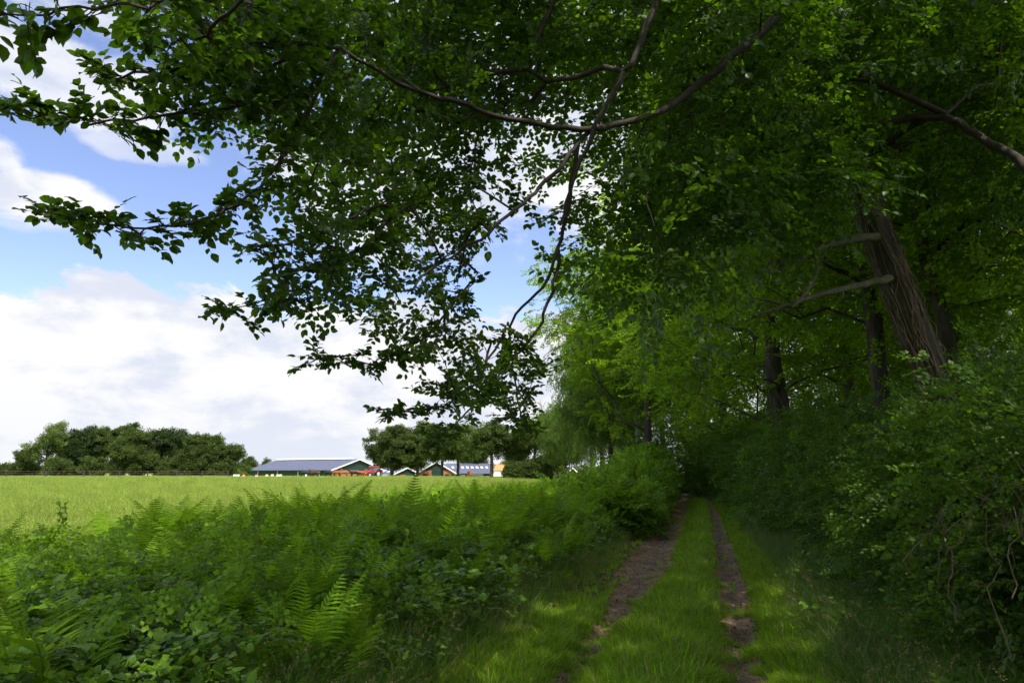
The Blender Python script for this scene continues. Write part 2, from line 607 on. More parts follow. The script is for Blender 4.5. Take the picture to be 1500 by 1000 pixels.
# ------------------------------------------------------------------ leaves and sprays
LEAF_FULL = (np.array([[0, 0, 0], [0, .34, .0], [0, .70, -.02], [0, 1.0, -.10],
                       [-.25, .20, .05], [-.34, .48, .07], [-.22, .78, .02],
                       [.25, .20, .05], [.34, .48, .07], [.22, .78, .02]]),
             [(0, 1, 4), (0, 7, 1), (2, 3, 6), (2, 9, 3)],
             [(1, 5, 4, 1), (1, 2, 6, 5), (1, 7, 8, 2), (2, 8, 9, 2)])
# as triangles only, so the arrays stay simple
LEAF_T = np.array([(0, 1, 4), (1, 5, 4), (1, 2, 5), (2, 6, 5), (2, 3, 6), (0, 7, 1), (1, 7, 8), (1, 8, 2), (2, 8, 9), (2, 9, 3)])
LEAF_V = LEAF_FULL[0]
RH_V = np.array([[0, 0, 0], [-.30, .45, .06], [0, 1, -.04], [.30, .45, .06]])
RH_T = np.array([(0, 2, 1), (0, 3, 2)])
LOBE_V = np.array([[0, 0, 0], [-.36, .28, .04], [-.24, .50, .05], [-.34, .72, .05], [0, 1, -.04], [.34, .72, .05], [.24, .50, .05], [.36, .28, .04]])
LOBE_T = np.array([(0, 2, 1), (0, 4, 2), (2, 4, 3), (0, 7, 6), (0, 6, 4), (6, 5, 4)])


def add_leaves(g, Pp, D, Nn, S, tv, tt, mi=0, rnd=None, wide=1.0):
    Pp = np.asarray(Pp, float)
    n = len(Pp)
    D = nrm(D)
    X = nrm(np.cross(D, Nn))
    Z = np.cross(X, D)
    S = np.broadcast_to(np.asarray(S, float), (n,))
    V = Pp[:, None] + S[:, None, None] * (tv[None, :, 0:1] * wide * X[:, None] + tv[None, :, 1:2] * D[:, None] + tv[None, :, 2:3] * Z[:, None])
    k = len(tv)
    T = (np.arange(n)[:, None, None] * k + tt[None]).reshape(-1, 3)
    r = rng.random(n) if rnd is None else rnd
    g.add(V.reshape(-1, 3), T=T, rnd=np.repeat(r, k), mi=mi)


def spray_layout(L=0.5, gap=0.035, leaf=0.08, side=3, tilt=0.35, droop=0.12, r=None):
    """leaf positions/directions/normals on a flat alternate-leaved shoot with side shoots; local +Y is the shoot"""
    r = r or rng
    Pp, D, Nn, S, stems = [], [], [], [], []

    def shoot(p0, d0, L, lv):
        n = max(3, int(L / gap))
        p = np.array(p0, float)
        d = np.array(d0, float)
        pts = [p.copy()]
        for i in range(n):
            d = nrm(d + r.normal(0, .09, 3) + np.array([0, 0, -droop * .25]))
            p = p + d * gap
            pts.append(p.copy())
            sg = 1 if i % 2 else -1
            up = np.array([0, 0, 1.0])
            sd = nrm(np.cross(d, up)) * sg
            if i >= 1 or lv > 0:
                ld = nrm(sd * .85 + d * .6 + r.normal(0, .18, 3))
                Pp.append(p.copy())
                D.append(ld)
                Nn.append(nrm(up + r.normal(0, tilt, 3)))
                S.append(leaf * r.uniform(.7, 1.1) * (1 - .25 * i / n))
            if lv == 0 and side and i % max(2, n // (side + 1)) == 1 and i < n * .8:
                shoot(p, nrm(sd * .8 + d * .7 + r.normal(0, .1, 3)), L * r.uniform(.35, .6) * (1 - .4 * i / n), 1)
        Pp.append(p.copy())
        D.append(nrm(d + r.normal(0, .1, 3)))
        Nn.append(nrm(np.array([0, 0, 1.0]) + r.normal(0, tilt, 3)))
        S.append(leaf)
        stems.append(np.array(pts))
    shoot((0, 0, 0), (0, 1, 0), L, 0)
    return np.array(Pp), np.array(D), np.array(Nn), np.array(S), stems


def spray_mesh(key, n, mat, twig, tv, tt, wide=1.0, stem_r=0.0022, **kw):
    out = []
    for i in range(n):
        Pp, D, Nn, S, st = spray_layout(**kw)
        g = G()
        add_leaves(g, Pp, D, Nn, S, tv, tt, 0, wide=wide)
        for s in st:
            g.tube(s[::2] if len(s) > 4 else s, np.linspace(stem_r, stem_r * .5, len(s[::2] if len(s) > 4 else s)), 3, 1)
        out.append(g.mesh(key + '_spray', [mat, twig]))
    source_set(key, out)


spray_mesh('beech', 5, M['beech'], M['twig'], LEAF_V, LEAF_T, L=.55, gap=.04, leaf=.085, side=3)
spray_mesh('oak', 5, M['oak'], M['twig'], LOBE_V, LOBE_T, L=.75, gap=.06, leaf=.11, side=4, tilt=.5, stem_r=.003)
spray_mesh('shrub', 5, M['shrub'], M['twig'], RH_V, RH_T, wide=1.25, L=.42, gap=.034, leaf=.062, side=4, tilt=.5, droop=.25, stem_r=.0016)
spray_mesh('birch', 4, M['birch'], M['twig'], RH_V, RH_T, wide=1.3, L=1.1, gap=.07, leaf=.12, side=4, tilt=.6, droop=1.0, stem_r=.003)


M['bushlight'] = leaf_mat('bush_leaf', (0.085, 0.165, 0.010), (0.145, 0.245, 0.015), (0.26, 0.46, 0.012), 0.4, 0.5, 0.15)
spray_mesh('bushleft', 4, M['bushlight'], M['twig'], RH_V, RH_T, wide=1.35, L=.45, gap=.036, leaf=.07, side=4, tilt=.5, droop=.2, stem_r=.0016)


def clump_set(key, mat, n=4, leaves=70, rad=.7, leaf=.2, flat=.55):
    out = []
    for i in range(n):
        d = nrm(rng.normal(size=(leaves, 3)))
        rr = rad * rng.random(leaves) ** .4
        Pp = d * rr[:, None] * np.array([1, 1, flat])
        g = G()
        add_leaves(g, Pp, nrm(d + rng.normal(0, .6, (leaves, 3))), nrm(np.array([0, 0, 1]) + rng.normal(0, .6, (leaves, 3))), leaf * rng.uniform(.6, 1.2, leaves), RH_V, RH_T, wide=1.4)
        out.append(g.mesh(key + '_clump', [mat]))
    source_set(key, out)


clump_set('far', M['far'], 6, 70, .62, .24)
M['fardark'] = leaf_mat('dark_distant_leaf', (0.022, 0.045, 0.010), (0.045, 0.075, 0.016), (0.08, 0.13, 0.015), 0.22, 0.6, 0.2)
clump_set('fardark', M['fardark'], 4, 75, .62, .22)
M['farlight'] = leaf_mat('pale_distant_leaf', (0.065, 0.105, 0.016), (0.120, 0.165, 0.030), (0.17, 0.24, 0.02), 0.35, 0.6, 0.3)  # paler leaf tone for some of the far trees
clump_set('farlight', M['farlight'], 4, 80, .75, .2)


# ------------------------------------------------------------------ branching skeleton
def wander(a, b, step, wob, bow=0.0, r=rng):
    a, b = np.asarray(a, float), np.asarray(b, float)
    L = np.linalg.norm(b - a)
    n = max(2, int(L / step))
    t = np.linspace(0, 1, n + 1)[:, None]
    p = a + (b - a) * t
    off = np.cumsum(r.normal(0, wob * L / n, (n + 1, 3)), 0)
    off = off - off[0] - t * (off[-1] - off[0])
    p = p + off
    p[:, 2] += bow * L * np.sin(np.pi * t[:, 0])
    return p


class Skel:
    def __init__(s):
        s.pos = np.zeros((60000, 3))
        s.par = np.full(60000, -1)
        s.dep = np.zeros(60000)
        s.n = 0
        s.w = np.zeros(60000)
        s.tips = []

    def path(s, pts, parent=-1):
        ids = []
        for p in pts:
            i = s.n
            s.pos[i] = p
            s.par[i] = parent
            if parent >= 0:
                s.dep[i] = s.dep[parent] + np.linalg.norm(s.pos[i] - s.pos[parent])
            parent = i
            s.n += 1
            ids.append(i)
        return ids

    def nearest(s, t, k=0.3, skip=0):
        d = np.linalg.norm(s.pos[skip:s.n] - t, axis=1)
        c = d + k * s.dep[skip:s.n]
        i = int(np.argmin(c))
        return i + skip, d[i]

    def attach_path(s, pts, k=0.0):
        i, d = s.nearest(np.asarray(pts[0], float), k)
        if d > .3:
            br = wander(s.pos[i], pts[0], .3, .15)
            ids = s.path(br[1:-1], i)
            i = ids[-1] if ids else i
        return s.path(pts, i)

    def grow(s, targets, k=0.3, step=.45, wob=.18, bow=.05, skip=0):
        T = np.asarray(targets, float)
        if len(T) == 0:
            return []
        d0 = np.min(np.linalg.norm(T[:, None] - s.pos[None, skip:s.n:2], axis=2), axis=1)
        out = []
        for q in np.argsort(d0):
            i, d = s.nearest(T[q], k, skip)
            br = wander(s.pos[i], T[q], step, wob, bow)
            ids = s.path(br[1:], i)
            out.append(ids[-1])
        s.tips += out
        return out

    def radii(s, tip, p=.5, wt=1.0):
        s.w[:s.n] = 0
        for t in s.tips:
            s.w[t] += wt
        for i in range(s.n - 1, 0, -1):
            if s.par[i] >= 0:
                s.w[s.par[i]] += s.w[i]
        s.r = tip * np.maximum(s.w[:s.n], .6) ** p

    def tubes(s, g, sides=lambda r: 6, rmax=None, mi=0, rmin=0.0):
        kids = {}
        for i in range(s.n):
            if s.par[i] >= 0:
                kids.setdefault(int(s.par[i]), []).append(i)
        starts = [(i, -1) for i in range(s.n) if s.par[i] < 0]
        while starts:
            i, p = starts.pop()
            ch = [p, i] if p >= 0 else [i]
            while True:
                ks = kids.get(ch[-1])
                if not ks:
                    break
                ks = sorted(ks, key=lambda q: -s.w[q])
                starts += [(q, ch[-1]) for q in ks[1:]]
                ch.append(ks[0])
            if len(ch) < 2:
                continue
            rr = s.r[ch].copy()
            if p >= 0:
                rr[0] = rr[1]
            if rmax is not None:
                rr = np.minimum(rr, rmax)
            if rr[0] < rmin:
                continue
            g.tube(s.pos[ch], rr, sides(rr[0]), mi)


def sides_near(r):
    return 12 if r > .12 else (8 if r > .03 else (5 if r > .008 else 4))


def sides_far(r):
    return 8 if r > .12 else (5 if r > .03 else 3)


def sprays_at(sk, tips, per, spread, flat=.35, droop=.0, tilt=.3):
    """spray points around each tip, on loosely horizontal planes"""
    tips = np.asarray(tips)
    p = sk.pos[tips]
    d = nrm(p - sk.pos[np.maximum(sk.par[tips], 0)])
    n = len(tips) * per
    pp = np.repeat(p, per, 0)
    dd = np.repeat(d, per, 0)
    off = rng.normal(0, 1, (n, 3)) * np.array([spread, spread, spread * flat])
    dirs = nrm(dd * .5 + nrm(off) * 1.0 + rng.normal(0, .25, (n, 3)) * np.array([1, 1, .4]) + np.array([0, 0, -droop]))
    nn = nrm(np.array([0, 0, 1.0]) + rng.normal(0, tilt, (n, 3)))
    return pp + off, eulers(dirs, nn), dirs


# ------------------------------------------------------------------ trees
def wood_tree(name, label, x, y, H, Rr, zb, tr, lean=(0, 0), nt=220, per=11, key='oak', bark='bark', group=None, cat='tree', spread=.55, sc=(.8, 1.25), shape=1.0, toward=(0, 0), droop=.1, sides=sides_far, trunk_top=.75, keep=None):
    z0 = float(height(x, y)) - .15
    root = thing(name, label, cat, (x, y, z0), 0, group)
    sk = Skel()
    top = np.array([lean[0] * H, lean[1] * H, H * trunk_top])
    tp = wander((0, 0, 0), top, 1.0, .05)
    sk.path(tp)
    zs = []
    T = []
    while len(T) < nt:
        d = nrm(rng.normal(size=3))
        rr = rng.random() ** .38
        c = np.array([lean[0] * H * .6 + toward[0], lean[1] * H * .6 + toward[1], (zb + H) / 2])
        p = c + d * rr * np.array([Rr, Rr, (H - zb) / 2 * 1.0])
        if shape > 1:      # wider low down
            f = 1 - (p[2] - zb) / (H - zb)
            p[:2] = c[:2] + (p[:2] - c[:2]) * (1 + (shape - 1) * f)
        p[2] = zb + round((p[2] - zb) / .8) * .8 + rng.normal(0, .16)      # loose tiers
        X, Yw = x + p[0], y + p[1]
        u = X - float(Xc(Yw))
        if -1.7 < u < 1.9 and p[2] < 3.4 and Yw < 44:
            continue
        if keep is not None and not keep(X, Yw, p[2]):
            continue
        T.append(p)
    # limbs start above the bole: hide the lowest trunk nodes from the search
    skip = max(1, int(len(tp) * max(.12, zb / H * .8)))
    tips = sk.grow(T, .3, .8, .16, .06, skip=skip)
    sk.radii(.012, .5)
    s = tr / max(sk.r[0], 1e-3)
    sk.r = np.where(np.arange(sk.n) < len(tp), sk.r * s, sk.r)
    sk.r[:len(tp)] *= np.linspace(1.0, .8, len(tp))
    sk.r[0] *= 1.35
    g = G()
    gt = G()
    gt.tube(sk.pos[:len(tp)], sk.r[:len(tp)], 12 if y < 60 else 8)
    gt.obj('trunk', M[bark], root, True)
    keepw = sk.n
    kids = Skel()
    # limbs: everything but the trunk chain
    r2 = sk.r.copy()
    sk.r = np.where(np.arange(sk.n) < len(tp), 0, r2)
    sk_trunk = set(range(len(tp)))
    _limbs(sk, g, len(tp), sides)
    g.obj('branches', M['twig' if bark != 'mossbark' else bark], root, True)['kind'] = 'stuff'
    pp, rot, _ = sprays_at(sk, tips, per, spread, .4, droop, .35)
    scatter('crown', key, pp, rot, rng.uniform(sc[0], sc[1], len(pp)), root, 'stuff')
    return root, sk, tips


def _limbs(sk, g, n0, sides):
    kids = {}
    for i in range(n0, sk.n):
        kids.setdefault(int(sk.par[i]), []).append(i)
    starts = [(q, i) for i in range(n0) for q in kids.get(i, [])]
    while starts:
        i, p = starts.pop()
        ch = [i]
        while True:
            ks = kids.get(ch[-1])
            if not ks:
                break
            ks = sorted(ks, key=lambda q: -sk.w[q])
            starts += [(q, ch[-1]) for q in ks[1:]]
            ch.append(ks[0])
        pts = np.vstack([sk.pos[p], sk.pos[ch]])
        rr = np.concatenate([[sk.r[ch[0]]], sk.r[ch]])
        g.tube(pts, rr, sides(rr[0]))


GW = 'trees of the wood along the track'
# ivy-covered oak, the big trunk on the right
ox, oy = 7.95, 11.0
oak, osk, _ = wood_tree('oak_tree', 'thick leaning oak trunk wrapped in bare ivy stems, right of the track', ox, oy, 17, 5.5, 6.6, .26,
                        lean=(-.19, .02), nt=200, per=9, toward=(1.2, 0.5), sides=sides_near, keep=lambda X, Y, z: not (Y < 11.5 and z < 7.2))
tp = osk.pos[:18]
# wandering ivy stems on the trunk


def ivy(trunk_pts, trunk_r, n, zmax, parent, r0=.012, zmin=0.0):
    zz = trunk_pts[:, 2]
    for q in range(n):
        a = rng.uniform(0, 2 * math.pi)
        z = rng.uniform(zmin, max(zmin + .2, zmax * .5))
        pts = []
        L = rng.uniform(1.2, zmax * .7)
        zt = z
        da = rng.normal(0, .5)
        while zt < min(z + L, zmax):
            c = np.array([np.interp(zt, zz, trunk_pts[:, 0]), np.interp(zt, zz, trunk_pts[:, 1])])
            rr = np.interp(zt, zz, trunk_r) + r0 * .8 + (rng.random() < .12) * .05
            pts.append((c[0] + rr * math.cos(a), c[1] + rr * math.sin(a), zt))
            da = da * .8 + rng.normal(0, .35)
            a += da * .13
            zt += rng.uniform(.07, .16)
        if len(pts) > 4:
            g = G()
            g.tube(pts, np.linspace(r0 * rng.uniform(.6, 1.5), r0 * .35, len(pts)), 5)
            g.obj('ivy_stem', M['paleivy'], parent, True)


tr_r = np.linspace(.275, .20, 18)
ivy(tp, np.interp(np.arange(len(tp)), np.arange(18), tr_r), 60, 8.2, oak, .009)


def limb(parent, world_pts, r0, r1, mat, name='branch', side_twigs=0, sides=8, tw=.5):
    base = np.array(parent.location)
    pts = np.array(world_pts) - base
    # smooth
    t = np.arange(len(pts))
    tt = np.linspace(0, len(pts) - 1, (len(pts) - 1) * 6 + 1)
    sm = np.stack([np.interp(tt, t, pts[:, i]) for i in range(3)], 1)
    k = np.array([.25, .5, .25])
    for _ in range(4):
        sm[1:-1] = sm[:-2] * .25 + sm[1:-1] * .5 + sm[2:] * .25
    sm[1:-1] += rng.normal(0, r0 * .12, sm[1:-1].shape)
    g = G()
    rr = np.linspace(r0, r1, len(sm)) * (1 + rng.normal(0, .05, len(sm)))
    g.tube(sm, rr, sides)
    for q in range(side_twigs):
        i = rng.integers(len(sm) // 4, len(sm))
        d = nrm(rng.normal(size=3) + nrm(pts[-1] - pts[0]) * .8)
        e = sm[i] + d * rng.uniform(.4, 1.0) * tw
        g.tube(wander(sm[i], e, .12, .35), np.linspace(rr[i] * .45, .003, len(wander(sm[i], e, .12, .0))), 5) if False else None
        w = wander(sm[i], e, .12, .35)
        g.tube(w, np.linspace(rr[i] * .5, .003, len(w)), 5)
    return g.obj(name, M[mat], parent, True)


# bare mossy branches reaching left from the oak
limb(oak, [P(1290, 346, 11), P(1235, 352, 10.8), P(1190, 366, 10.6), P(1172, 385, 10.5), P(1130, 378, 10.4), P(1108, 425, 10.3)], .075, .02, 'mossbark', side_twigs=7)
limb(oak, [P(1190, 366, 10.6), P(1200, 395, 10.3), P(1180, 430, 10.1), P(1160, 450, 10.0)], .04, .018, 'mossbark', side_twigs=4)
limb(oak, [P(1305, 408, 11), P(1265, 417, 10.7), P(1215, 427, 10.4), P(1150, 447, 10.1), P(1104, 463, 9.9)], .07, .018, 'mossbark', side_twigs=6)
limb(oak, [P(1150, 447, 10.1), P(1120, 438, 10), P(1060, 436, 9.8)], .03, .01, 'mossbark', side_twigs=5)
limb(oak, [P(1172, 385, 10.5), P(1120, 402, 10.3), P(1050, 410, 10)], .03, .01, 'mossbark', side_twigs=5)

wt = [  # name, label, x, y, H, R, zb, trunk r, bark, key, per, extra
    ('oak_tree', 'dark trunk with thin ivy stems behind the shrubs, second from the track bend', 9.6, 24, 18, 5.6, 3.0, .34, 'bark', 'oak', 13, dict(lean=(-.04, 0), shape=1.15)),
    ('oak_tree', 'straight dark trunk standing just left of the ivy-wrapped oak', 9.4, 17, 18, 5.2, 4.5, .22, 'bark', 'oak', 12, dict(lean=(-.03, 0))),
    ('beech_tree', 'forked thin trunk showing right of the ivy-wrapped oak', 9.8, 14.5, 16, 5.0, 5.0, .16, 'bark', 'oak', 11, dict(lean=(-.06, .03))),
    ('beech_tree', 'pale narrow trunk between the oak branches in the dark of the wood', 14.0, 28, 19, 5.5, 4.0, .24, 'mossbark', 'oak', 11, {}),
    ('beech_tree', 'slim tree deep in the wood behind the right-hand shrubs', 15.5, 20, 16, 5.0, 3.0, .2, 'bark', 'oak', 11, dict(toward=(0, 0))),
    ('beech_tree', 'sunlit tree at the far side of the wood near the right edge', 20.5, 27, 15, 5.5, 2.2, .22, 'bark', 'birch', 12, {}),
    ('oak_tree', 'tall leafy tree where the track enters the shade, right side', 12.6, 33, 19, 6.0, 2.2, .3, 'bark', 'oak', 14, dict(shape=1.2)),
    ('oak_tree', 'broad leafy tree beyond the bend hanging low over the track', 13.6, 44, 20, 6.2, 1.6, .3, 'bark', 'oak', 14, dict(shape=1.2)),
    ('beech_tree', 'leafy tree behind the bend closing off the track tunnel', 15.5, 56, 20, 6.5, 1.0, .3, 'bark', 'oak', 12, {}),
    ('beech_tree', 'dim tree seen between two dark trunks deep in the wood', 18.5, 38, 19, 6.2, 1.6, .28, 'bark', 'oak', 12, {}),
    ('beech_tree', 'low spreading tree closing the dark view behind the right shrubs', 13.5, 12, 13, 5.0, 2.2, .2, 'bark', 'oak', 11, {}),
    ('beech_tree', 'sunlit tree far back behind the middle of the wood', 24, 44, 16, 6.5, 1.0, .24, 'bark', 'birch', 12, {}),
]
for (nm, lb, x, y, H, Rr, zb, tr, bk, key, per, kw) in wt:
    root, sk, tips = wood_tree(nm, lb, x, y, H, Rr, zb, tr, nt=210, per=max(8, per - 3), key=key, bark=bk, sc=(.85, 1.3), spread=.6, **kw)
    if 'thin ivy' in lb:
        t2 = sk.pos[:12]
        ivy(t2, np.linspace(.34, .26, 12), 16, 6, root, .016, 1.0)

# left of the track, beyond the ferns: the row that closes the view, with a pale birch trunk
lt = [
    ('oak_tree', 'bright leafy oak leaning over the left side of the far track', 8.6, 43, 19, 6.2, 4.5, .27, 'bark', 'oak', 14, dict(lean=(-.02, 0), toward=(-.5, 0), keep=lambda X, Y, z: z > 3.6 and not (7.4 < X < 9.2 and z < 7))),
    ('birch_tree', 'birch with a pale trunk standing behind the rounded bush', 10.3, 54, 19, 5.5, 5.0, .2, 'birchbark', 'birch', 15, dict(lean=(-.05, 0), keep=lambda X, Y, z: z > 6.3)),
    ('birch_tree', 'drooping birch at the left end of the wood edge', 9.4, 66, 17, 5.0, 4.2, .22, 'bark', 'birch', 14, dict(droop=.5)),
    ('oak_tree', 'tree with a dark straight trunk beside the end of the rail fence', 11.8, 90, 16, 5.6, 3.6, .3, 'bark', 'birch', 12, {}),
    ('oak_tree', 'dense tree between the birch and the track tunnel', 13.4, 62, 20, 6.4, 1.0, .28, 'bark', 'oak', 12, {}),
    ('oak_tree', 'tree with light leaves right of the red brick house', 13.0, 112, 17, 6.0, 3.2, .28, 'bark', 'birch', 11, {}),
    ('oak_tree', 'tree with a low skirt of leaves in front of the brick house', 9.5, 125, 15, 5.2, 3.6, .25, 'bark', 'birch', 11, {}),
]
for (nm, lb, x, y, H, Rr, zb, tr, bk, key, per, kw) in lt:
    wood_tree(nm, lb, x, y, H, Rr, zb, tr, nt=220, per=per, key=key, bark=bk, sc=(.9, 1.4), spread=.65, **kw)


def far_tree(name, label, px, Y, top, rpx, key='far', base=None, trunk=.3, zb=.25, nt=120, per=9, group=None, ry=None, cat='tree', dz=0, sc=(.9, 1.5)):
    x = (px - 750) / 1000 * Y
    z0 = float(height(x, Y)) - .2 if base is None else base
    ztop = EYE + (691 - top) / 1000 * Y + .2
    H = ztop - z0
    Rr = rpx / 1000 * Y
    root = thing(name, label, cat, (x, Y, z0), 0, group)
    sk = Skel()
    tpn = wander((0, 0, 0), (0, 0, H * .7), 1.2, .04)
    sk.path(tpn)
    T = []
    zlo = zb * H
    lob = [(nrm(rng.normal(size=3)) * np.array([.62, .62, .55]), rng.uniform(.28, .55)) for _ in range(11)]
    while len(T) < nt:
        c, q = lob[rng.integers(len(lob))]
        d = nrm(rng.normal(size=3)) * q * rng.random() ** .33
        p = (c + d)
        if np.linalg.norm(p) > 1.05:
            continue
        T.append(np.array([0, 0, (zlo + H) / 2]) + p * np.array([Rr, Rr, (H - zlo) / 2]))
    tips = sk.grow(T, .3, 1.0, .15, .06, skip=max(1, int(len(tpn) * zb * .8)))
    sk.radii(.02, .5)
    g = G()
    k = trunk / sk.r[0]
    sk.r *= k
    gt = G()
    gt.tube(sk.pos[:len(tpn)], sk.r[:len(tpn)], 8)
    gt.obj('trunk', M['bark'], root, True)
    _limbs(sk, g, len(tpn), lambda r: 4)
    g.obj('branches', M['twig'], root)['kind'] = 'stuff'
    pp, rot, _ = sprays_at(sk, tips, per, .62, .6, 0, .5)
    scatter('crown', key, pp, rot, rng.uniform(sc[0], sc[1], len(pp)), root, 'stuff')
    return root


far = [
    ('farlight', 78, 185, 617, 30, .35, 'see-through tree at the left end of the far clump', .16, 60, 7),
    ('fardark', 128, 190, 622, 30, .05, 'rounded dark tree, second from the left in the far clump', .02, 150, 9),
    ('far', 162, 196, 618, 27, .3, 'tree with a gap under its crown left of the clump centre', .28, 100, 8),
    ('far', 188, 200, 616, 24, .3, 'tallest flat-topped tree at the middle of the far clump', .25, 90, 8),
    ('far', 203, 184, 630, 30, .02, 'bushy olive-green tree in front of the clump centre', .02, 150, 9),
    ('fardark', 244, 190, 622, 27, .02, 'dense very dark tree right of the clump centre', .03, 150, 9),
    ('fardark', 268, 196, 626, 18, .1, 'narrow pointed dark tree beside the gap in the far clump', .08, 90, 8),
    ('far', 305, 186, 634, 25, .04, 'rounded tree right of the gap in the far clump', .03, 130, 9),
    ('far', 336, 190, 642, 27, .05, 'last tree of the far clump, nearest the green barn', .05, 110, 8),
    ('far', 45, 188, 660, 22, .05, 'low loose tree at the foot of the clump left end', .03, 60, 8),
]
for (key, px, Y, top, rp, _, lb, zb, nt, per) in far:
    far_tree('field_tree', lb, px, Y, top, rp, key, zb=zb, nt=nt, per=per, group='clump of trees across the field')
for i, (px, top, rp, lb) in enumerate([(100, 672, 18, 'scrub bush under the second tree of the far clump'), (150, 668, 20, 'scrub bush beneath the gap of the far clump'),
                                       (188, 670, 18, 'scrub bush under the clump centre'), (222, 664, 20, 'dark scrub under the middle of the far clump'), (262, 668, 20, 'dark scrub right of the clump centre'),
                                       (292, 672, 18, 'scrub closing the gap near the right of the far clump'), (328, 674, 18, 'scrub under the last trees of the far clump'), (22, 684, 14, 'pale low scrub at the clump left end'), (356, 684, 12, 'low scrub between the clump and the barn')]):
    far_tree('scrub_bush', lb, px, 180 + i, top, rp, 'far', zb=.0, nt=60, per=9, cat='bush', group='scrub under the far clump', trunk=.1)
far_tree('field_tree', 'small round tree behind the left end of the green barn', 372, 262, 671, 12, 'far', base=-1.4, zb=.05, nt=60, per=7)
far_tree('field_tree', 'small low tree just behind the barn roof edge', 394, 275, 675, 9, 'far', base=-1.4, zb=.05, nt=40, per=7)
GF = 'trees around the farm'
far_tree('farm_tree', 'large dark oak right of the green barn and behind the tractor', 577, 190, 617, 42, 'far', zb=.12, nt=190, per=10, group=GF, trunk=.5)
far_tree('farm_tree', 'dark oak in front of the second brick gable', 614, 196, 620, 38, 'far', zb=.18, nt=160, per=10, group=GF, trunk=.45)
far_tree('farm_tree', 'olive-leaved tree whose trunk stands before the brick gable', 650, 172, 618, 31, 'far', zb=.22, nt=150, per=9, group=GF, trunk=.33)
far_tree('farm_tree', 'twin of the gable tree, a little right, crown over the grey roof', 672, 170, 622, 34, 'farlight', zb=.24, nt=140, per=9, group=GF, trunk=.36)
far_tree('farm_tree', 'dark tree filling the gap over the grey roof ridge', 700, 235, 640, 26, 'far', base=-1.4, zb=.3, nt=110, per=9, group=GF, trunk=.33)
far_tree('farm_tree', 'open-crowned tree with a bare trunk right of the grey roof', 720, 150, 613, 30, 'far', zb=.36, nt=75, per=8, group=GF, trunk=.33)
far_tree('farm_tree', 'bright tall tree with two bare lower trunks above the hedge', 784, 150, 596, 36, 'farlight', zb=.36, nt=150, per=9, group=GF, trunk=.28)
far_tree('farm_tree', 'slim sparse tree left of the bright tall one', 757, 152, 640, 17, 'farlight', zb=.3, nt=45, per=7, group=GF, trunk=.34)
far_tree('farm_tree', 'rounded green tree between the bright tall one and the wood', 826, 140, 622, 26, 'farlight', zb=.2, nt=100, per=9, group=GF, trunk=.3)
far_tree('farm_tree', 'background tree behind the orange roofs', 745, 300, 668, 14, 'farlight', base=-1.4, zb=.05, nt=60, per=7, group=GF)
far_tree('farm_tree', 'background tree behind the grey barn roof', 690, 300, 660, 14, 'far', base=-1.4, zb=.05, nt=50, per=7, group=GF)
for i, (px, top, rp, lb) in enumerate([(755, 681, 12, 'low bush at the left end of the farm hedge'), (776, 674, 14, 'taller bush in the middle of the farm hedge'),
                                       (798, 672, 14, 'dense bush at the right end of the farm hedge'), (814, 684, 9, 'small bush beside the rail fence')]):
    far_tree('hedge_bush', lb, px, 146 + i, top, rp, 'far', zb=.01, nt=70, per=9, cat='bush', group='bushes of the farm hedge', trunk=.1)
# distant tree line and far land on the left horizon
g = G()
pts = []
for px in np.arange(-260, 120, 3.2):
    for k in range(5):
        pts.append(((px - 750) / 1000 * 560 + rng.normal(0, 3), 560 + rng.normal(0, 8), -1 + rng.uniform(0, 7.5 + 1.5 * math.sin(px * .05))))
for px in np.arange(560, 900, 3.5):
    for k in range(4):
        pts.append(((px - 750) / 1000 * 420 + rng.normal(0, 3), 420 + rng.normal(0, 8), -1 + rng.uniform(0, 6)))
pts = np.array(pts)
tl = scatter('treeline', 'far', pts, rng.uniform(0, 6.28, (len(pts), 3)) * np.array([.1, .1, 1]), rng.uniform(3.0, 4.5, len(pts)))
props(tl, 'distant line of trees on the horizon behind the field', 'treeline', None, 'stuff')

# ------------------------------------------------------------------ the big beech overhead
bx, by = 6.6, 2.6
bz = float(height(bx, by)) - .1
beech = thing('beech_tree', 'large beech whose leafy boughs hang over the track and sky from above', 'tree', (bx, by, bz))
BL = np.array([bx, by, bz])
sk = Skel()
trunk = wander((0, 0, 0), (-.3, .3, 11), .8, .04)
sk.path(trunk)
nT = sk.n


def lp(*pts):
    q = np.array([P(*p) for p in pts]) - BL
    t = np.arange(len(q))
    tt = np.linspace(0, len(q) - 1, (len(q) - 1) * 5 + 1)
    s = np.stack([np.interp(tt, t, q[:, i]) for i in range(3)], 1)
    for _ in range(5):
        s[1:-1] = s[:-2] * .25 + s[1:-1] * .5 + s[2:] * .25
    s[1:-1] += rng.normal(0, .012, s[1:-1].shape)
    return s


def from_trunk(z, pts, bow=.05):
    i, _ = sk.nearest(np.array([-.2, .2, z]), 0)
    a = wander(sk.pos[i], pts[0], .35, .06, bow)
    ids = sk.path(a[1:-1], i)
    return sk.path(pts, ids[-1])


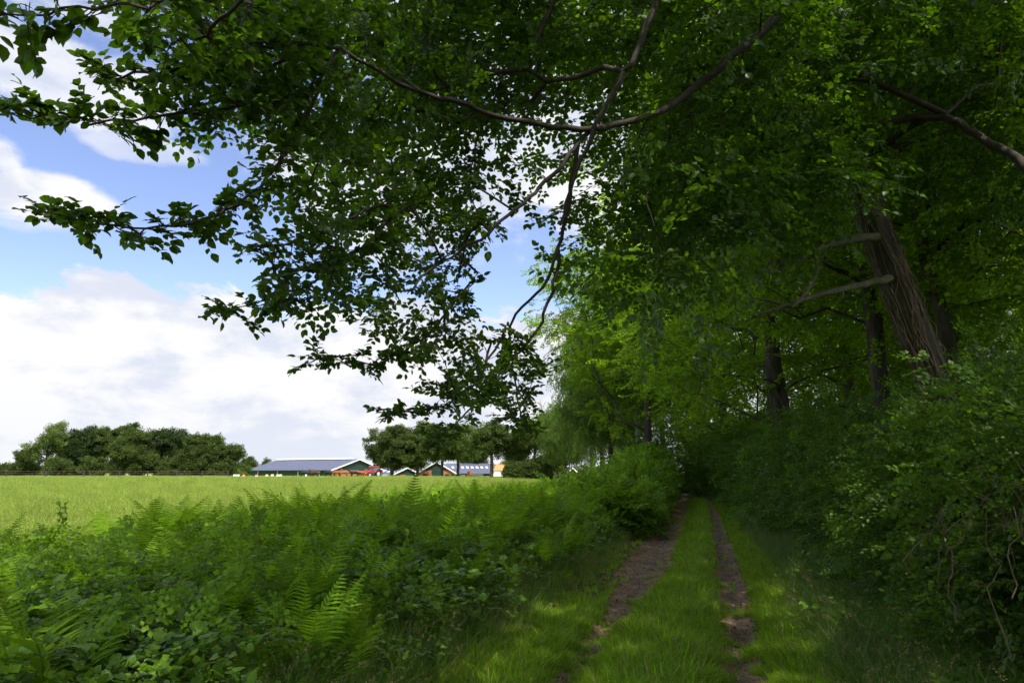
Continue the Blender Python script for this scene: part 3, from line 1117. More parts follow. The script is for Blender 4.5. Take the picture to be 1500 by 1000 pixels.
main_ids = []
L1 = from_trunk(5.2, lp((1290, -130, 6.6), (1165, 0, 6.5), (1100, 62, 6.3), (1040, 108, 6.1), (970, 165, 5.9), (880, 190, 5.6), (790, 186, 5.3), (700, 160, 4.9), (600, 130, 4.5), (500, 70, 4.0)))
L0 = from_trunk(6.2, lp((1060, -140, 5.2), (965, -20, 5.1), (935, 80, 5.1), (885, 150, 5.1), (850, 240, 5.2), (820, 330, 5.4)))
L2 = sk.attach_path(lp((860, 196, 5.6), (830, 235, 5.5), (785, 285, 5.4), (735, 325, 5.2), (650, 385, 5.0), (560, 440, 4.8)))
L3 = sk.attach_path(lp((848, 205, 5.8), (835, 290, 5.9), (822, 350, 6.1), (800, 425, 6.2), (742, 468, 6.3), (748, 540, 6.3), (764, 615, 6.4)))
L3b = sk.attach_path(lp((822, 350, 6.1), (812, 430, 6.2), (775, 500, 6.2), (735, 545, 6.2), (700, 590, 6.2)))
L4 = sk.attach_path(lp((500, 70, 4.0), (470, 130, 3.9), (425, 215, 3.7), (375, 290, 3.6), (300, 325, 3.4), (190, 330, 3.3), (80, 318, 3.2)))
L5 = sk.attach_path(lp((470, 130, 3.9), (380, 150, 3.6), (290, 165, 3.4), (170, 178, 3.2), (70, 172, 3.1), (2, 160, 3.0)))
L6 = from_trunk(4.3, lp((900, -500, 3.0), (600, -260, 2.6), (420, -70, 2.45), (300, 2, 2.3), (190, 12, 2.2), (95, 10, 2.15), (-10, 24, 2.1)))
L6b = sk.attach_path(lp((420, -70, 2.45), (330, 30, 2.75), (280, 60, 2.8), (215, 70, 2.8)))
L6c = sk.attach_path(lp((500, 70, 4.0), (400, 60, 3.5), (300, 90, 3.3), (230, 110, 3.3), (150, 112, 3.3)))
L7 = sk.attach_path(lp((600, 300, 4.7), (520, 370, 4.5), (430, 430, 4.4), (325, 455, 4.3)))
L8 = sk.attach_path(lp((700, 400, 5.2), (640, 480, 5.0), (560, 540, 4.9), (465, 520, 4.8)))
L9 = sk.attach_path(lp((740, 480, 6.2), (700, 560, 5.9), (650, 600, 5.8), (575, 602, 5.7)))
L10 = sk.attach_path(lp((720, 500, 6.2), (700, 590, 6.1), (660, 628, 6.0), (640, 640, 6.0)))
L12 = sk.attach_path(lp((560, 300, 4.6), (480, 330, 4.4), (420, 360, 4.3), (375, 365, 4.2)))
# the pale bough crossing the upper right
LB = from_trunk(3.6, lp((1620, 330, 6.4), (1500, 240, 7.4), (1440, 205, 7.8), (1385, 168, 8.1), (1310, 176, 8.4), (1220, 200, 8.7), (1120, 225, 9)))
LB2 = sk.attach_path(lp((1385, 168, 8.1), (1290, 120, 8.2), (1200, 110, 8.2), (1075, 135, 8.1)))
LC = from_trunk(7.5, lp((1330, -60, 8.2), (1260, 30, 8.4), (1170, 100, 8.6), (1060, 150, 8.6)))
nb = sk.n


def in_poly(px, py, poly):
    c = False
    j = len(poly) - 1
    for i in range(len(poly)):
        xi, yi = poly[i]
        xj, yj = poly[j]
        if (yi > py) != (yj > py) and px < (xj - xi) * (py - yi) / (yj - yi) + xi:
            c = not c
        j = i
    return c


poly_mid = [(140, -60), (215, 40), (320, 110), (395, 195), (430, 260), (410, 320), (395, 400), (440, 455), (540, 455), (610, 520), (650, 570), (705, 600), (735, 560),
            (700, 490), (680, 420), (700, 340), (735, 240), (800, 150), (850, -60)]
poly_tip = [(745, 480), (720, 560), (735, 620), (775, 635), (790, 560), (770, 490)]
poly_r = [(800, -60), (830, 60), (800, 215), (850, 250), (860, 420), (960, 440), (1060, 330), (1200, 300), (1540, 290), (1540, -80)]


def region(poly, n, dmin, dmax, fn=None):
    xs = [p[0] for p in poly]
    ys = [p[1] for p in poly]
    out = []
    while len(out) < n:
        px, py = rng.uniform(min(xs), max(xs)), rng.uniform(min(ys), max(ys))
        if not in_poly(px, py, poly):
            continue
        if fn and not fn(px, py):
            continue
        a, b = dmin(px, py), dmax(px, py)
        out.append(P(px, py, rng.uniform(a, b)) - BL)
    return out


dl = lambda px, py: 3.0 + 3.0 * min(1, max(0, (px - 250) / 550)) - .5
dh = lambda px, py: dl(px, py) + 1.5
T_mid = region(poly_mid, 310, dl, dh)
T_tip = region(poly_tip, 34, lambda a, b: 6.0, lambda a, b: 6.7)
T_mid2 = region([(340, -60), (430, 200), (560, 330), (680, 320), (740, 180), (850, -60)], 80, lambda px, py: 5.5, lambda px, py: 8.0)
T_r = region(poly_r, 400, lambda px, py: 9.8 if (px > 1270 and 130 < py) else 6.0 + (px > 1100) * 1.0, lambda px, py: 11.5, lambda px, py: not ((px < 925 and py > 110 and rng.random() < .8) or (py < 60 and 900 < px < 1000 and rng.random() < .6) or (1190 < px < 1400 and py > 105) or (px > 1380 and py > 60 and rng.random() < .5)))


def finger(ids, frac0, every, width, n=None):
    """targets along a hanging finger branch"""
    p = sk.pos[ids]
    seg = np.linalg.norm(np.diff(p, axis=0), axis=1)
    s = np.concatenate([[0], np.cumsum(seg)])
    out = []
    d = s[-1] * frac0
    k = 0
    while d < s[-1]:
        q = np.array([np.interp(d, s, p[:, i]) for i in range(3)])
        tang = nrm(np.array([np.interp(min(d + .1, s[-1]), s, p[:, i]) for i in range(3)]) - q + 1e-4)
        sd = nrm(np.cross(tang, [0, 0, 1])) * (1 if k % 2 else -1)
        taper = 1 - .55 * (d / s[-1])
        out.append(q + (sd * rng.uniform(.5, 1) * width + tang * width * .8) * taper + np.array([0, 0, rng.normal(0, .03)]))
        d += every
        k += 1
    out.append(p[-1])
    return out


near_tips = sk.grow(T_mid, .12, .22, .2, .02, skip=nT)
ft = []
for ids, f0, ev, wd in [(L4, .15, .045, .19), (L5, .05, .045, .13), (L6, .5, .10, .04), (L6b, .2, .07, .15), (L6c, .1, .05, .17), (L7, .05, .05, .22), (L8, .05, .055, .22), (L9, .1, .06, .26), (L10, .2, .07, .24), (L3, .75, .14, .2), (L12, .1, .1, .2), (L3b, .5, .15, .25)]:
    ft += finger(ids, f0, ev, wd)
finger_tips = sk.grow(ft, .02, .12, .12, 0, skip=nT)
tip_tips = sk.grow(T_tip, .05, .2, .2, 0, skip=nT)
mid2_tips = sk.grow(T_mid2, .12, .4, .2, .02, skip=nT)
right_tips = sk.grow(T_r, .15, .5, .2, .03, skip=nT)
# the part of the crown above and behind the camera, out of the picture but shading the place
T_up = []
while len(T_up) < 310:
    p = np.array([rng.uniform(-4.5, 12), rng.uniform(-11, 9), rng.uniform(4.5, 15)])
    rel = p - np.array([0, 0, EYE])
    if p[0] < -3 and p[2] < 5.5:
        continue
    c, s_ = math.cos(TILT), math.sin(TILT)
    zf = rel[1] * c + rel[2] * s_
    yu = -rel[1] * s_ + rel[2] * c
    if zf > -1.5 and abs(rel[0]) < .85 * max(zf, 0) + 1.6 and yu < .56 * max(zf, 0) + 1.9:
        continue
    if (p[0] - 4) ** 2 / 60 + (p[1] + 1) ** 2 / 90 > 1.1:
        continue
    T_up.append(p - BL)
up_tips = sk.grow(T_up, .25, .6, .15, .04, skip=3)
sk.radii(.0026, .52)
LIMIT = np.full(sk.n, 9.0)
sk.r = sk.r
sk.r[:nT] = np.linspace(.36, .16, nT)
for ids, a, b in [(L1, .050, .012), (L0, .034, .012), (L3, .024, .007), (L2, .022, .007), (LB, .16, .035), (LB2, .045, .012), (LC, .06, .02), (L6, .012, .003), (L4, .016, .004), (L5, .012, .003), (L3b, .020, .006), (L9, .013, .003), (L8, .013, .003), (L7, .013, .003), (L10, .013, .003)]:
    sk.r[ids] = np.linspace(a, b, len(ids))
# nothing is thicker than what carries it
for i in range(1, sk.n):
    if sk.par[i] >= 0:
        sk.r[i] = min(sk.r[i], sk.r[sk.par[i]] * 1.0 if i >= nT else 9)
gt = G()
gt.tube(sk.pos[:nT], sk.r[:nT], 14)
gt.obj('trunk', M['bark'], beech, True)
g = G()
_limbs(sk, g, nT, sides_near)
g.obj('branches', M['twig'], beech, True)['kind'] = 'stuff'

# real leaves for the near part
LP, LD, LN, LS = [], [], [], []
NTW = G()


def spray_on(tipid, L, leaf, side, tilt):
    p = sk.pos[tipid]
    d = nrm(p - sk.pos[sk.par[tipid]])
    d = nrm(d * np.array([1, 1, .6]) + rng.normal(0, .15, 3) * np.array([1, 1, .5]))
    Pp, D, Nn, S, st = spray_layout(L, .030, leaf, side, tilt, .10)
    n0 = nrm(np.array([0, 0, 1.0]) + rng.normal(0, .38, 3))
    X = nrm(np.cross(d, n0))
    Z = np.cross(X, d)
    B = np.stack([X, d, Z], 0)
    LP.append(p + Pp @ B - d * L * .35)
    LD.append(D @ B)
    LN.append(Nn @ B)
    LS.append(S)
    for s in st:
        NTW.tube(p + s[::2] @ B - d * L * .35, np.linspace(.0022, .0010, len(s[::2])), 3)


for t in finger_tips:
    for _ in range(4):
        spray_on(t, rng.uniform(.12, .27), .066, 0, .34)
for t in near_tips:
    for _ in range(2):
        spray_on(t, rng.uniform(.28, .5), .063, 2, .38)
for t in tip_tips:
    spray_on(t, rng.uniform(.28, .45), .07, 2, .5)
LP, LD, LN, LS = [np.concatenate(a) for a in (LP, LD, LN, LS)]
NTW.obj('twigs', M['twig'], beech)['kind'] = 'stuff'
# largest in the picture first: those become leaves of their own
wp = LP + BL
relv = wp - np.array([0, 0, EYE])
c_, s_ = math.cos(TILT), math.sin(TILT)
zf = relv[:, 1] * c_ + relv[:, 2] * s_
yu = -relv[:, 1] * s_ + relv[:, 2] * c_
vis = (zf > .3) & (np.abs(relv[:, 0] / zf) < .75) & (np.abs(yu / zf) < .5)
order = np.argsort(-np.where(vis, LS / np.maximum(zf, .3), 0))
own = order[:300]
rest = np.setdiff1d(np.arange(len(LP)), own)
# a few withered leaves near the middle of the canopy
dead_c = P(650, 232, 4.9) - BL
scr = np.stack([relv[:, 0] / np.maximum(zf, .1) * 1000 + 750, 500 - yu / np.maximum(zf, .1) * 1000], 1)
dead = np.where((np.linalg.norm(scr - np.array([650, 232]), axis=1) < 15) & (zf < 6))[0]
rest_g = np.setdiff1d(rest, dead)
g = G()
add_leaves(g, LP[rest_g], LD[rest_g], LN[rest_g], LS[rest_g], LEAF_V, LEAF_T)
if len(dead):
    add_leaves(g, LP[dead], LD[dead], LN[dead], LS[dead] * .8, LEAF_V, LEAF_T, mi=1)
g.obj('foliage', [M['beech'], M['deadleaf']], beech)['kind'] = 'stuff'
leafm = []
for k in range(4):
    g = G()
    lv = LEAF_V.copy()
    lv[:, 2] += rng.normal(0, .015, len(lv))
    lv[3, 2] -= rng.uniform(0, .1)
    g.add(lv, T=LEAF_T, rnd=rng.random())
    leafm.append(g.mesh('leaf', [M['beech']]))
er = eulers(LD[own], LN[own])
for k, i in enumerate(own):
    link('leaf', leafm[k % 4], beech, LP[i], er[k], float(LS[i]))
# the rest of the crown
tt = np.array(list(right_tips) + list(mid2_tips))
pp, rot, _ = sprays_at(sk, tt, 7, .34, .45, .1, .38)
scatter('crown', 'beech', pp, rot, rng.uniform(.8, 1.25, len(pp)), beech, 'stuff')
pp, rot, _ = sprays_at(sk, up_tips, 11, .6, .4, .05, .3)
scatter('upper_crown', 'oak', pp, rot, rng.uniform(1.0, 1.5, len(pp)), beech, 'stuff')


# ------------------------------------------------------------------ shrubs
def shrub(label, x, y, h, rx, ry=None, nt=110, per=8, key='shrub', group=None, sc=(.7, 1.2), name='shrub', z=None, spread=.28):
    ry = ry or rx
    z0 = (float(height(x, y)) if z is None else z) - .05
    root = thing(name, label, 'shrub', (x, y, z0), 0, group)
    sk = Skel()
    sk.path([(0, 0, 0), (0, 0, .1)])
    T = []
    while len(T) < nt:
        d = nrm(rng.normal(size=3))
        d[2] = abs(d[2])
        rr = rng.random() ** .3
        p = d * rr * np.array([rx, ry, h])
        if p[2] < .12:
            p[2] = rng.uniform(.1, h * .5)
        u = x + p[0] - float(Xc(y + p[1]))
        if -1.9 < u < 1.75:
            continue
        T.append(p)
    tips = sk.grow(T, .35, .3, .2, .08)
    sk.radii(.003, .5)
    g = G()
    sk.r[:2] = .03
    _limbs(sk, g, 2, lambda r: 5 if r > .012 else 3)
    g.obj('stems', M['twig'], root)['kind'] = 'stuff'
    pp, rot, _ = sprays_at(sk, tips, per, spread, .7, .05, .45)
    scatter('foliage', key, pp, rot, rng.uniform(sc[0], sc[1], len(pp)), root, 'stuff')
    return root


GS = 'shrubs walling the right side of the track'
sh = [(4.35, 2.9, 2.2, .75), (4.9, 4.3, 2.6, .95), (4.55, 5.6, 2.0, .95), (6.2, 5.4, 3.3, 1.1), (5.3, 7.0, 2.6, 1.15), (6.9, 7.4, 3.4, 1.3), (5.6, 8.8, 2.3, 1.1), (7.4, 9.6, 3.0, 1.3),
      (6.3, 10.6, 2.5, 1.2), (6.9, 12.6, 2.6, 1.3), (8.6, 12.4, 3.2, 1.4), (7.4, 14.8, 2.7, 1.35), (8.0, 17.0, 2.9, 1.4), (9.8, 16.0, 3.2, 1.6), (8.6, 19.5, 3.0, 1.5), (9.4, 22.2, 3.2, 1.6),
      (10.2, 25, 3.3, 1.7), (11.0, 28, 3.6, 1.8), (11.8, 31, 3.8, 1.9), (12.4, 34.5, 4.2, 2.0), (12.9, 38, 4.5, 2.1), (12.9, 42, 5.0, 2.3)]
for i, (x, y, h, r) in enumerate(sh):
    lb = 'dense green shrub in the unbroken leafy wall right of the track'
    if i == 0:
        lb = 'dark shrub with bluish leaves at the right edge above the brambles'
    elif i == 3:
        lb = 'tallest near shrub, its dark top reaching up at the right edge'
    elif i == len(sh) - 1:
        lb = 'last shrub of the right leafy wall, where the track disappears'
    shrub(lb, x, y, h, r, nt=150 if y < 13 else 120, per=9, group=GS, sc=(.7, 1.15) if y < 16 else (1.0, 1.6), spread=.25 if y < 13 else .35)
GL = 'bushes on the left bank beyond the ferns'
for (x, y, h, r, lb) in [(2.9, 19.5, .65, 1.0, 'low leafy bush on the bank where the ferns thin out'), (4.2, 22.5, .9, 1.2, 'leafy bush behind the low one on the left bank'),
                         (4.9, 26.5, 1.35, 1.4, 'broad bush on the left bank half way to the bend'), (2.2, 25.0, .5, 1.3, 'low bush on the field side of the left bank'),
                         (5.3, 30.5, 1.5, 1.5, 'bush overhanging the left rut near the bend'), (7.2, 38.0, 2.5, 2.1, 'big rounded bush in front of the pale birch trunk'),
                         (9.4, 41.5, 2.9, 2.0, 'dark bush filling the gap left of the track end'), (4.7, 34.0, .7, 1.8, 'wide low bush at the corner of the field'),
                         (6.4, 34.5, 1.8, 1.6, 'bright bush just before the big rounded one')]:
    shrub(lb, x, y, h, r, nt=130, per=9, group=GL, key='bushleft' if 'bushleft' in _src else 'shrub', sc=(.95, 1.5), spread=.33)
shrub('dark shrub closing the far end of the track', 10.9, 52, 4.5, 3.0, nt=170, per=10, sc=(1.3, 2.0), spread=.5)
shrub('shrub under the trees beyond the bend', 14.0, 50, 4.5, 2.6, nt=150, per=10, sc=(1.3, 2.0), spread=.5)
for (x, y, h, r, lb) in [(15.9, 60, 6, 3.2, 'tall shrub seen straight down the end of the track'), (19.5, 68, 7, 4.0, 'leafy thorn bush further back beyond the track end'), (12.2, 60, 5, 2.6, 'shrub left of the track beyond the bend'), (17.5, 52, 5.5, 2.6, 'shrub at the outer side of the far bend')]:
    shrub(lb, x, y, h, r, nt=170, per=10, sc=(1.4, 2.2), spread=.6)
# thicket deep in the wood, reads as one mass
pts = []
for _ in range(5200):
    y = rng.uniform(3, 60)
    u = rng.uniform(4.2, 13)
    x = float(Xc(y)) + u
    pts.append((x, y, float(height(x, y)) + rng.uniform(0, 1.2 + .9 * math.sin(x * 1.3) ** 2 + u * .12)))
pts = np.array(pts)
d = nrm(rng.normal(size=(len(pts), 3)) * np.array([1, 1, .5]) + np.array([0, 0, .4]))
th = scatter('thicket', 'shrub', pts, eulers(d, nrm(np.array([0, 0, 1]) + rng.normal(0, .5, (len(pts), 3)))), rng.uniform(1.5, 2.6, len(pts)))
props(th, 'tangled undergrowth filling the dark floor of the wood', 'undergrowth', None, 'stuff')
pts = []
for _ in range(3000):
    y = rng.uniform(8, 70)
    x = float(Xc(y)) + rng.uniform(13, 22)
    pts.append((x, y, float(height(x, y)) + rng.uniform(0, 5.5)))
pts = np.array(pts)
d = nrm(rng.normal(size=(len(pts), 3)) * np.array([1, 1, .5]))
th = scatter('thicket', 'birch', pts, eulers(d, nrm(np.array([0, 0, 1]) + rng.normal(0, .5, (len(pts), 3)))), rng.uniform(1.0, 1.8, len(pts)))
props(th, 'brighter leafy undergrowth at the far side of the wood', 'undergrowth', None, 'stuff')

# bare tangled twigs at the right edge
tw = thing('bare_shrub', 'tangle of bare tan twigs at the right edge above the brambles', 'shrub', tuple(P(1490, 900, 4.1) * np.array([1, 1, 0]) + np.array([0, 0, .2])))
for q in range(12):
    a = P(rng.uniform(1370, 1540), rng.uniform(640, 790), rng.uniform(3.7, 4.4))
    dd = nrm(np.array([rng.normal(0, .6), rng.normal(0, .4), -1]))
    e = a + dd * rng.uniform(.35, .8)
    w = wander(a - np.array(tw.location), e - np.array(tw.location), .07, .3)
    g = G()
    g.tube(w, np.linspace(.002, .0042, len(w)) * rng.uniform(.7, 1.4), 5)
    for k in range(3):
        s0 = w[rng.integers(0, len(w))]
        w2 = wander(s0, s0 + nrm(rng.normal(size=3)) * rng.uniform(.15, .4), .06, .35)
        g.tube(w2, np.linspace(.0018, .001, len(w2)), 4)
    g.obj('twig', M['baretwig'], tw, True)


# ------------------------------------------------------------------ ferns
def frond_mesh(name, L=.9, pairs=17, mat=None, arch=.5, wid=.2):
    g = G()
    n = 22
    t = np.linspace(0, 1, n)
    # stem in the local YZ plane: rises, then arches over
    ang = R(82) - arch * 1.5 * t ** 1.4
    dy, dz = np.cos(ang), np.sin(ang)
    y = np.concatenate([[0], np.cumsum(dy[:-1])]) / (n - 1) * L
    z = np.concatenate([[0], np.cumsum(dz[:-1])]) / (n - 1) * L
    x = rng.normal(0, .01) * t + .02 * np.sin(t * 4 + rng.random() * 6)
    pts = np.stack([x, y, z], 1)
    g.tube(pts, np.linspace(.0045, .0012, n), 4, rnd=.2)
    tang = nrm(np.gradient(pts, axis=0))
    droop_ = rng.uniform(.1, .5)
    for k in range(pairs):
        s = .22 + .78 * (k + .3) / pairs
        prof = (min(1, (s - .14) / .22)) * (1 - ((s - .22) / .8) ** 1.6) + .06
        pl = wid * max(prof, .05) * 1.15
        c = np.array([np.interp(s, t, pts[:, i]) for i in range(3)])
        tg = nrm(np.array([np.interp(s, t, tang[:, i]) for i in range(3)]))
        for sg in (-1, 1):
            sd = np.array([sg, 0, 0.0])
            dirn = nrm(sd + tg * rng.uniform(.30, .5) + rng.normal(0, .05, 3))
            nn = np.cross(np.array([1., 0, 0]), tg)
            nn = nn if nn[2] > 0 else -nn
            nl = 6
            tt = np.linspace(0, 1, nl + 1)
            mid = c + np.outer(tt * pl, dirn) - np.outer((tt ** 2) * pl * droop_, nn)
            across = nrm(np.cross(dirn, nn))
            w = .5 * .026 * (wid / .16) * (1 - tt ** 1.6 * .93) * (.55 + .6 * max(prof, .2))
            w = w * np.where(np.arange(nl + 1) % 2, 1.0, .72)
            V = [mid, mid + across * w[:, None] + nn * .12 * w[:, None], mid - across * w[:, None] + nn * .12 * w[:, None]]
            m_ = nl + 1
            T = []
            for i in range(nl):
                T += [(i, i + 1, m_ + i), (m_ + i, i + 1, m_ + i + 1), (i + 1, i, 2 * m_ + i), (i + 1, 2 * m_ + i, 2 * m_ + i + 1)]
            g.add(np.vstack(V), T=T, rnd=rng.uniform(0, 1) * .5 + s * .4)
    return g.mesh(name, [mat or M['fern']])


fronds = [frond_mesh('frond', rng.uniform(.68, .85), int(rng.integers(17, 23)), arch=a, wid=rng.uniform(.13, .175)) for a in (.35, .5, .65, .8, .55, .42)]
fronds_b = [frond_mesh('frond', .72, 18, M['fernb'], a, .16) for a in (.3, .45, .6)]


def fern(x, y, s, label, group=None, bright=False, n=None, kids=True, z=None):
    z0 = float(height(x, y)) - .02 if z is None else z
    root = thing('fern', label, 'fern', (x, y, z0), rng.uniform(0, 6.28), group)
    n = n or int(rng.integers(5, 9))
    a0 = rng.uniform(0, 6.28)
    for k in range(n):
        f = (fronds_b if bright else fronds)[rng.integers(0, 3 if bright else 6)]
        a = a0 + k * 2 * math.pi / n + rng.normal(0, .3)
        o = link('frond', f, root, (math.sin(-a) * .03, math.cos(a) * .03, 0), (rng.normal(-.12, .14), rng.normal(0, .15), a), s * rng.uniform(.6, 1.15))
    return root


def joined_fern(seed):
    """one whole plant as a mesh for the far ferns"""
    g = G()
    n = int(rng.integers(6, 9))
    for k in range(n):
        me = fronds[rng.integers(0, 6)]
        V = np.zeros(len(me.vertices) * 3, np.float32)
        me.vertices.foreach_get('co', V)
        V = V.reshape(-1, 3)
        a = k * 6.28 / n + rng.normal(0, .3)
        Rm = np.array(Matrix.Rotation(a, 3, 'Z') @ Matrix.Rotation(rng.normal(-.12, .14), 3, 'X')) * rng.uniform(.8, 1.1)
        idx = [np.array(p.vertices[:]) for p in me.polygons]
        T = np.array([p for p in idx if len(p) == 3])
        Q = np.array([p for p in idx if len(p) == 4])
        rn = np.zeros(len(me.vertices), np.float32)
        me.attributes['rnd'].data.foreach_get('value', rn)
        g.add(V @ Rm.T, T=T, Q=Q, rnd=rn)
    return g.mesh('fern', [M['fern']])


fern_whole = [joined_fern(i) for i in range(4)]
source_set('fern', fern_whole)

GFERN = 'ferns covering the left bank'
FLAB = 'green fern growing in the thick fern bank between track and field'
cand = []
tries = 0
while tries < 34000 and len(cand) < 1150:
    tries += 1
    y = 2.3 + 28 * rng.random() ** 1.15
    u = rng.uniform(-8.6, -2.0)
    x = float(Xc(y)) + u
    if x < -.80 * y - .8 or (u > -2.5 and rng.random() < .6):
        continue
    if y > 20 and u > -4.5 and rng.random() < .6:
        continue
    dmin = .41 + .003 * y
    if any((x - q[0]) ** 2 + (y - q[1]) ** 2 < dmin * dmin for q in cand):
        continue
    # bramble patches stay mostly free of fern
    pn = math.sin(x * 1.7 + 1) * math.cos(y * 1.2) + .3 * math.sin(x * 3.3 + y * 2.1)
    if pn > .18 and y < 10:
        continue
    cand.append((x, y, u))
cand.sort(key=lambda q: q[0] ** 2 + q[1] ** 2)
for i, (x, y, u) in enumerate(cand[:285]):
    s = rng.uniform(.8, 1.2) * (.75 if u > -2.6 else 1.0) * (1 + .25 * min(1, max(0, (y - 5) / 4)))
    if y < 3.4:
        s *= .75
    s *= .95 + .25 * float(wav(x * .9, y * .8))
    if y < 8 and u < -3.5:
        s *= .80
    if u > -3.3:
        flab, fgrp = 'green fern at the foot of the left bank beside the grassy verge', 'ferns along the foot of the left bank'
    elif u < -6.6:
        flab, fgrp = 'green fern on the crest of the bank against the bright field', 'ferns on the crest of the left bank'
    elif y > 9:
        flab, fgrp = 'green fern in the far half of the fern bank, short of the bushes', 'ferns in the far half of the left bank'
    else:
        flab, fgrp = 'green fern among brambles in the near middle of the left bank', 'ferns in the near middle of the left bank'
    if i < 130:
        fern(x, y, s, flab, fgrp, bright=(rng.random() < .14))
    else:
        o = link('fern', fern_whole[rng.integers(0, 4)], None, (x, y, float(height(x, y)) - .02), (rng.normal(0, .08), rng.normal(0, .08), rng.uniform(0, 6.28)), s)
        props(o, flab, 'fern', fgrp)
rest_f = np.array(cand[285:])
pts = np.stack([rest_f[:, 0], rest_f[:, 1], height(rest_f[:, 0], rest_f[:, 1])], 1)
ff = scatter('ferns', 'fern', pts, rng.uniform(0, 6.28, (len(pts), 3)) * np.array([0, 0, 1]), rng.uniform(1.0, 1.4, len(pts)))
props(ff, 'mass of ferns further along the left bank', 'ferns', None, 'stuff')
q = P(448, 905, 5.0)
fern(q[0], q[1], 1.0, 'bright yellow-green fern standing out in the middle of the fern bank', bright=True, n=7)
q = P(500, 880, 5.35)
fern(q[0], q[1], .9, 'second bright fern, just right of the brightest one', bright=True, n=5)
q = P(600, 760, 11.5)
fern(q[0], q[1], 1.35, 'tallest fern on the skyline of the bank, against the field', n=8)
q = P(655, 775, 10.8)
fern(q[0], q[1], 1.15, 'tall fern right of the tallest one on the skyline', n=7)
q = P(905, 800, 11)
fern(float(Xc(10.5)) - 1.75, 10.5, .55, 'small single fern rooted low on the brown bank beside the left rut', n=5)
fern(float(Xc(5.6)) - 1.95, 5.6, .5, 'small pale fern hanging from the foot of the bank', n=4)


# ------------------------------------------------------------------ brambles
def bramble_shoot(L=.6, leaf=.062, mat=0):
    g = G()
    n = int(L / .06)
    p = np.zeros(3)
    d = nrm(np.array([0, .6, .9]))
    pts = [p.copy()]
    P0, D0, N0, S0 = [], [], [], []
    for i in range(n):
        d = nrm(d + np.array([0, .06, -.13]) + rng.normal(0, .05, 3))
        p = p + d * .06
        pts.append(p.copy())
        sg = 1 if i % 2 else -1
        sd = nrm(np.cross(d, [0, 0, 1]) * sg + rng.normal(0, .3, 3) + np.array([0, 0, .35]))
        pet = p + sd * .045
        nn = nrm(np.array([0, 0, 1.0]) + rng.normal(0, .35, 3))
        for a in (-1.15, 0, 1.15):
            side = np.cross(nn, sd)
            P0.append(pet)
            D0.append(nrm(sd * math.cos(a) + side * math.sin(a)))
            N0.append(nn)
            S0.append(leaf * rng.uniform(.8, 1.2) * (1.15 if a == 0 else .9))
    g.tube(pts, np.linspace(.0035, .0015, len(pts)), 4, mi=1)
    add_leaves(g, P0, D0, N0, S0, LEAF_V, LEAF_T, 0, wide=1.2)
    return g.mesh('cane', [M['bramble'], M['twig']])


canes = [bramble_shoot(rng.uniform(.5, .8)) for _ in range(5)]
source_set('bramble', canes)
GBR = 'brambles at the foot of the shrubs and among the ferns'


def bramble(x, y, s, label, n=5, group=GBR):
    root = thing('bramble', label, 'bramble', (x, y, float(height(x, y)) - .02), rng.uniform(0, 6), group)
    for k in range(n):
        link('cane', canes[rng.integers(0, 5)], root, (0, 0, 0), (rng.normal(0, .2), 0, k * 6.28 / n + rng.normal(0, .4)), s * rng.uniform(.8, 1.25))


for k in range(70):
    y = 2.5 + 9 * rng.random() ** 1.4
    u = rng.uniform(1.9, 3.0)
    bramble(float(Xc(y)) + u, y, rng.uniform(.6, 1.0), 'leafy bramble at the foot of the shrub wall, right of the verge', 5)
nb_ = 0
while nb_ < 110:
    y = rng.uniform(2.4, 9.5)
    u = rng.uniform(-7, -2.2)
    x = float(Xc(y)) + u
    pn = math.sin(x * 1.7 + 1) * math.cos(y * 1.2) + .3 * math.sin(x * 3.3 + y * 2.1)
    if x < -.8 * y - .5 or pn < -.15:
        continue
    bramble(x, y, rng.uniform(.85, 1.35), 'broad-leaved bramble growing between the ferns of the left bank', 6)
    nb_ += 1
# undergrowth that nobody could count
pts = []
for _ in range(5200):
    y = 1.8 + 30 * rng.random() ** 1.5
    u = rng.uniform(-8.4, -1.9)
    x = float(Xc(y)) + u
    if x < -.85 * y - 1:
        continue
    pts.append((x, y, float(height(x, y)) + rng.uniform(0, .22)))
pts = np.array(pts)
ug = scatter('undergrowth', 'bramble', pts, np.stack([rng.normal(0, .25, len(pts)), rng.normal(0, .2, len(pts)), rng.uniform(0, 6.28, len(pts))], 1), rng.uniform(.5, .85, len(pts)))
props(ug, 'low leafy undergrowth covering the soil beneath the ferns', 'undergrowth', None, 'stuff')


pts = []
for _ in range(2600):
    y = 2.0 + 26 * rng.random() ** 1.4
    u = rng.uniform(-8.4, -2.1)
    x = float(Xc(y)) + u
    if x < -.85 * y - 1:
        continue
    pts.append((x, y, float(height(x, y)) + rng.uniform(.05, .55)))
pts = np.array(pts)
dd = nrm(rng.normal(size=(len(pts), 3)) * np.array([1, 1, .5]) + np.array([0, 0, .5]))
ug = scatter('leafy_weeds', 'bushleft', pts, eulers(dd, nrm(np.array([0, 0, 1]) + rng.normal(0, .4, (len(pts), 3)))), rng.uniform(.5, .95, len(pts)))
props(ug, 'broad-leaved weeds climbing through the ferns of the left bank', 'weeds', None, 'stuff')


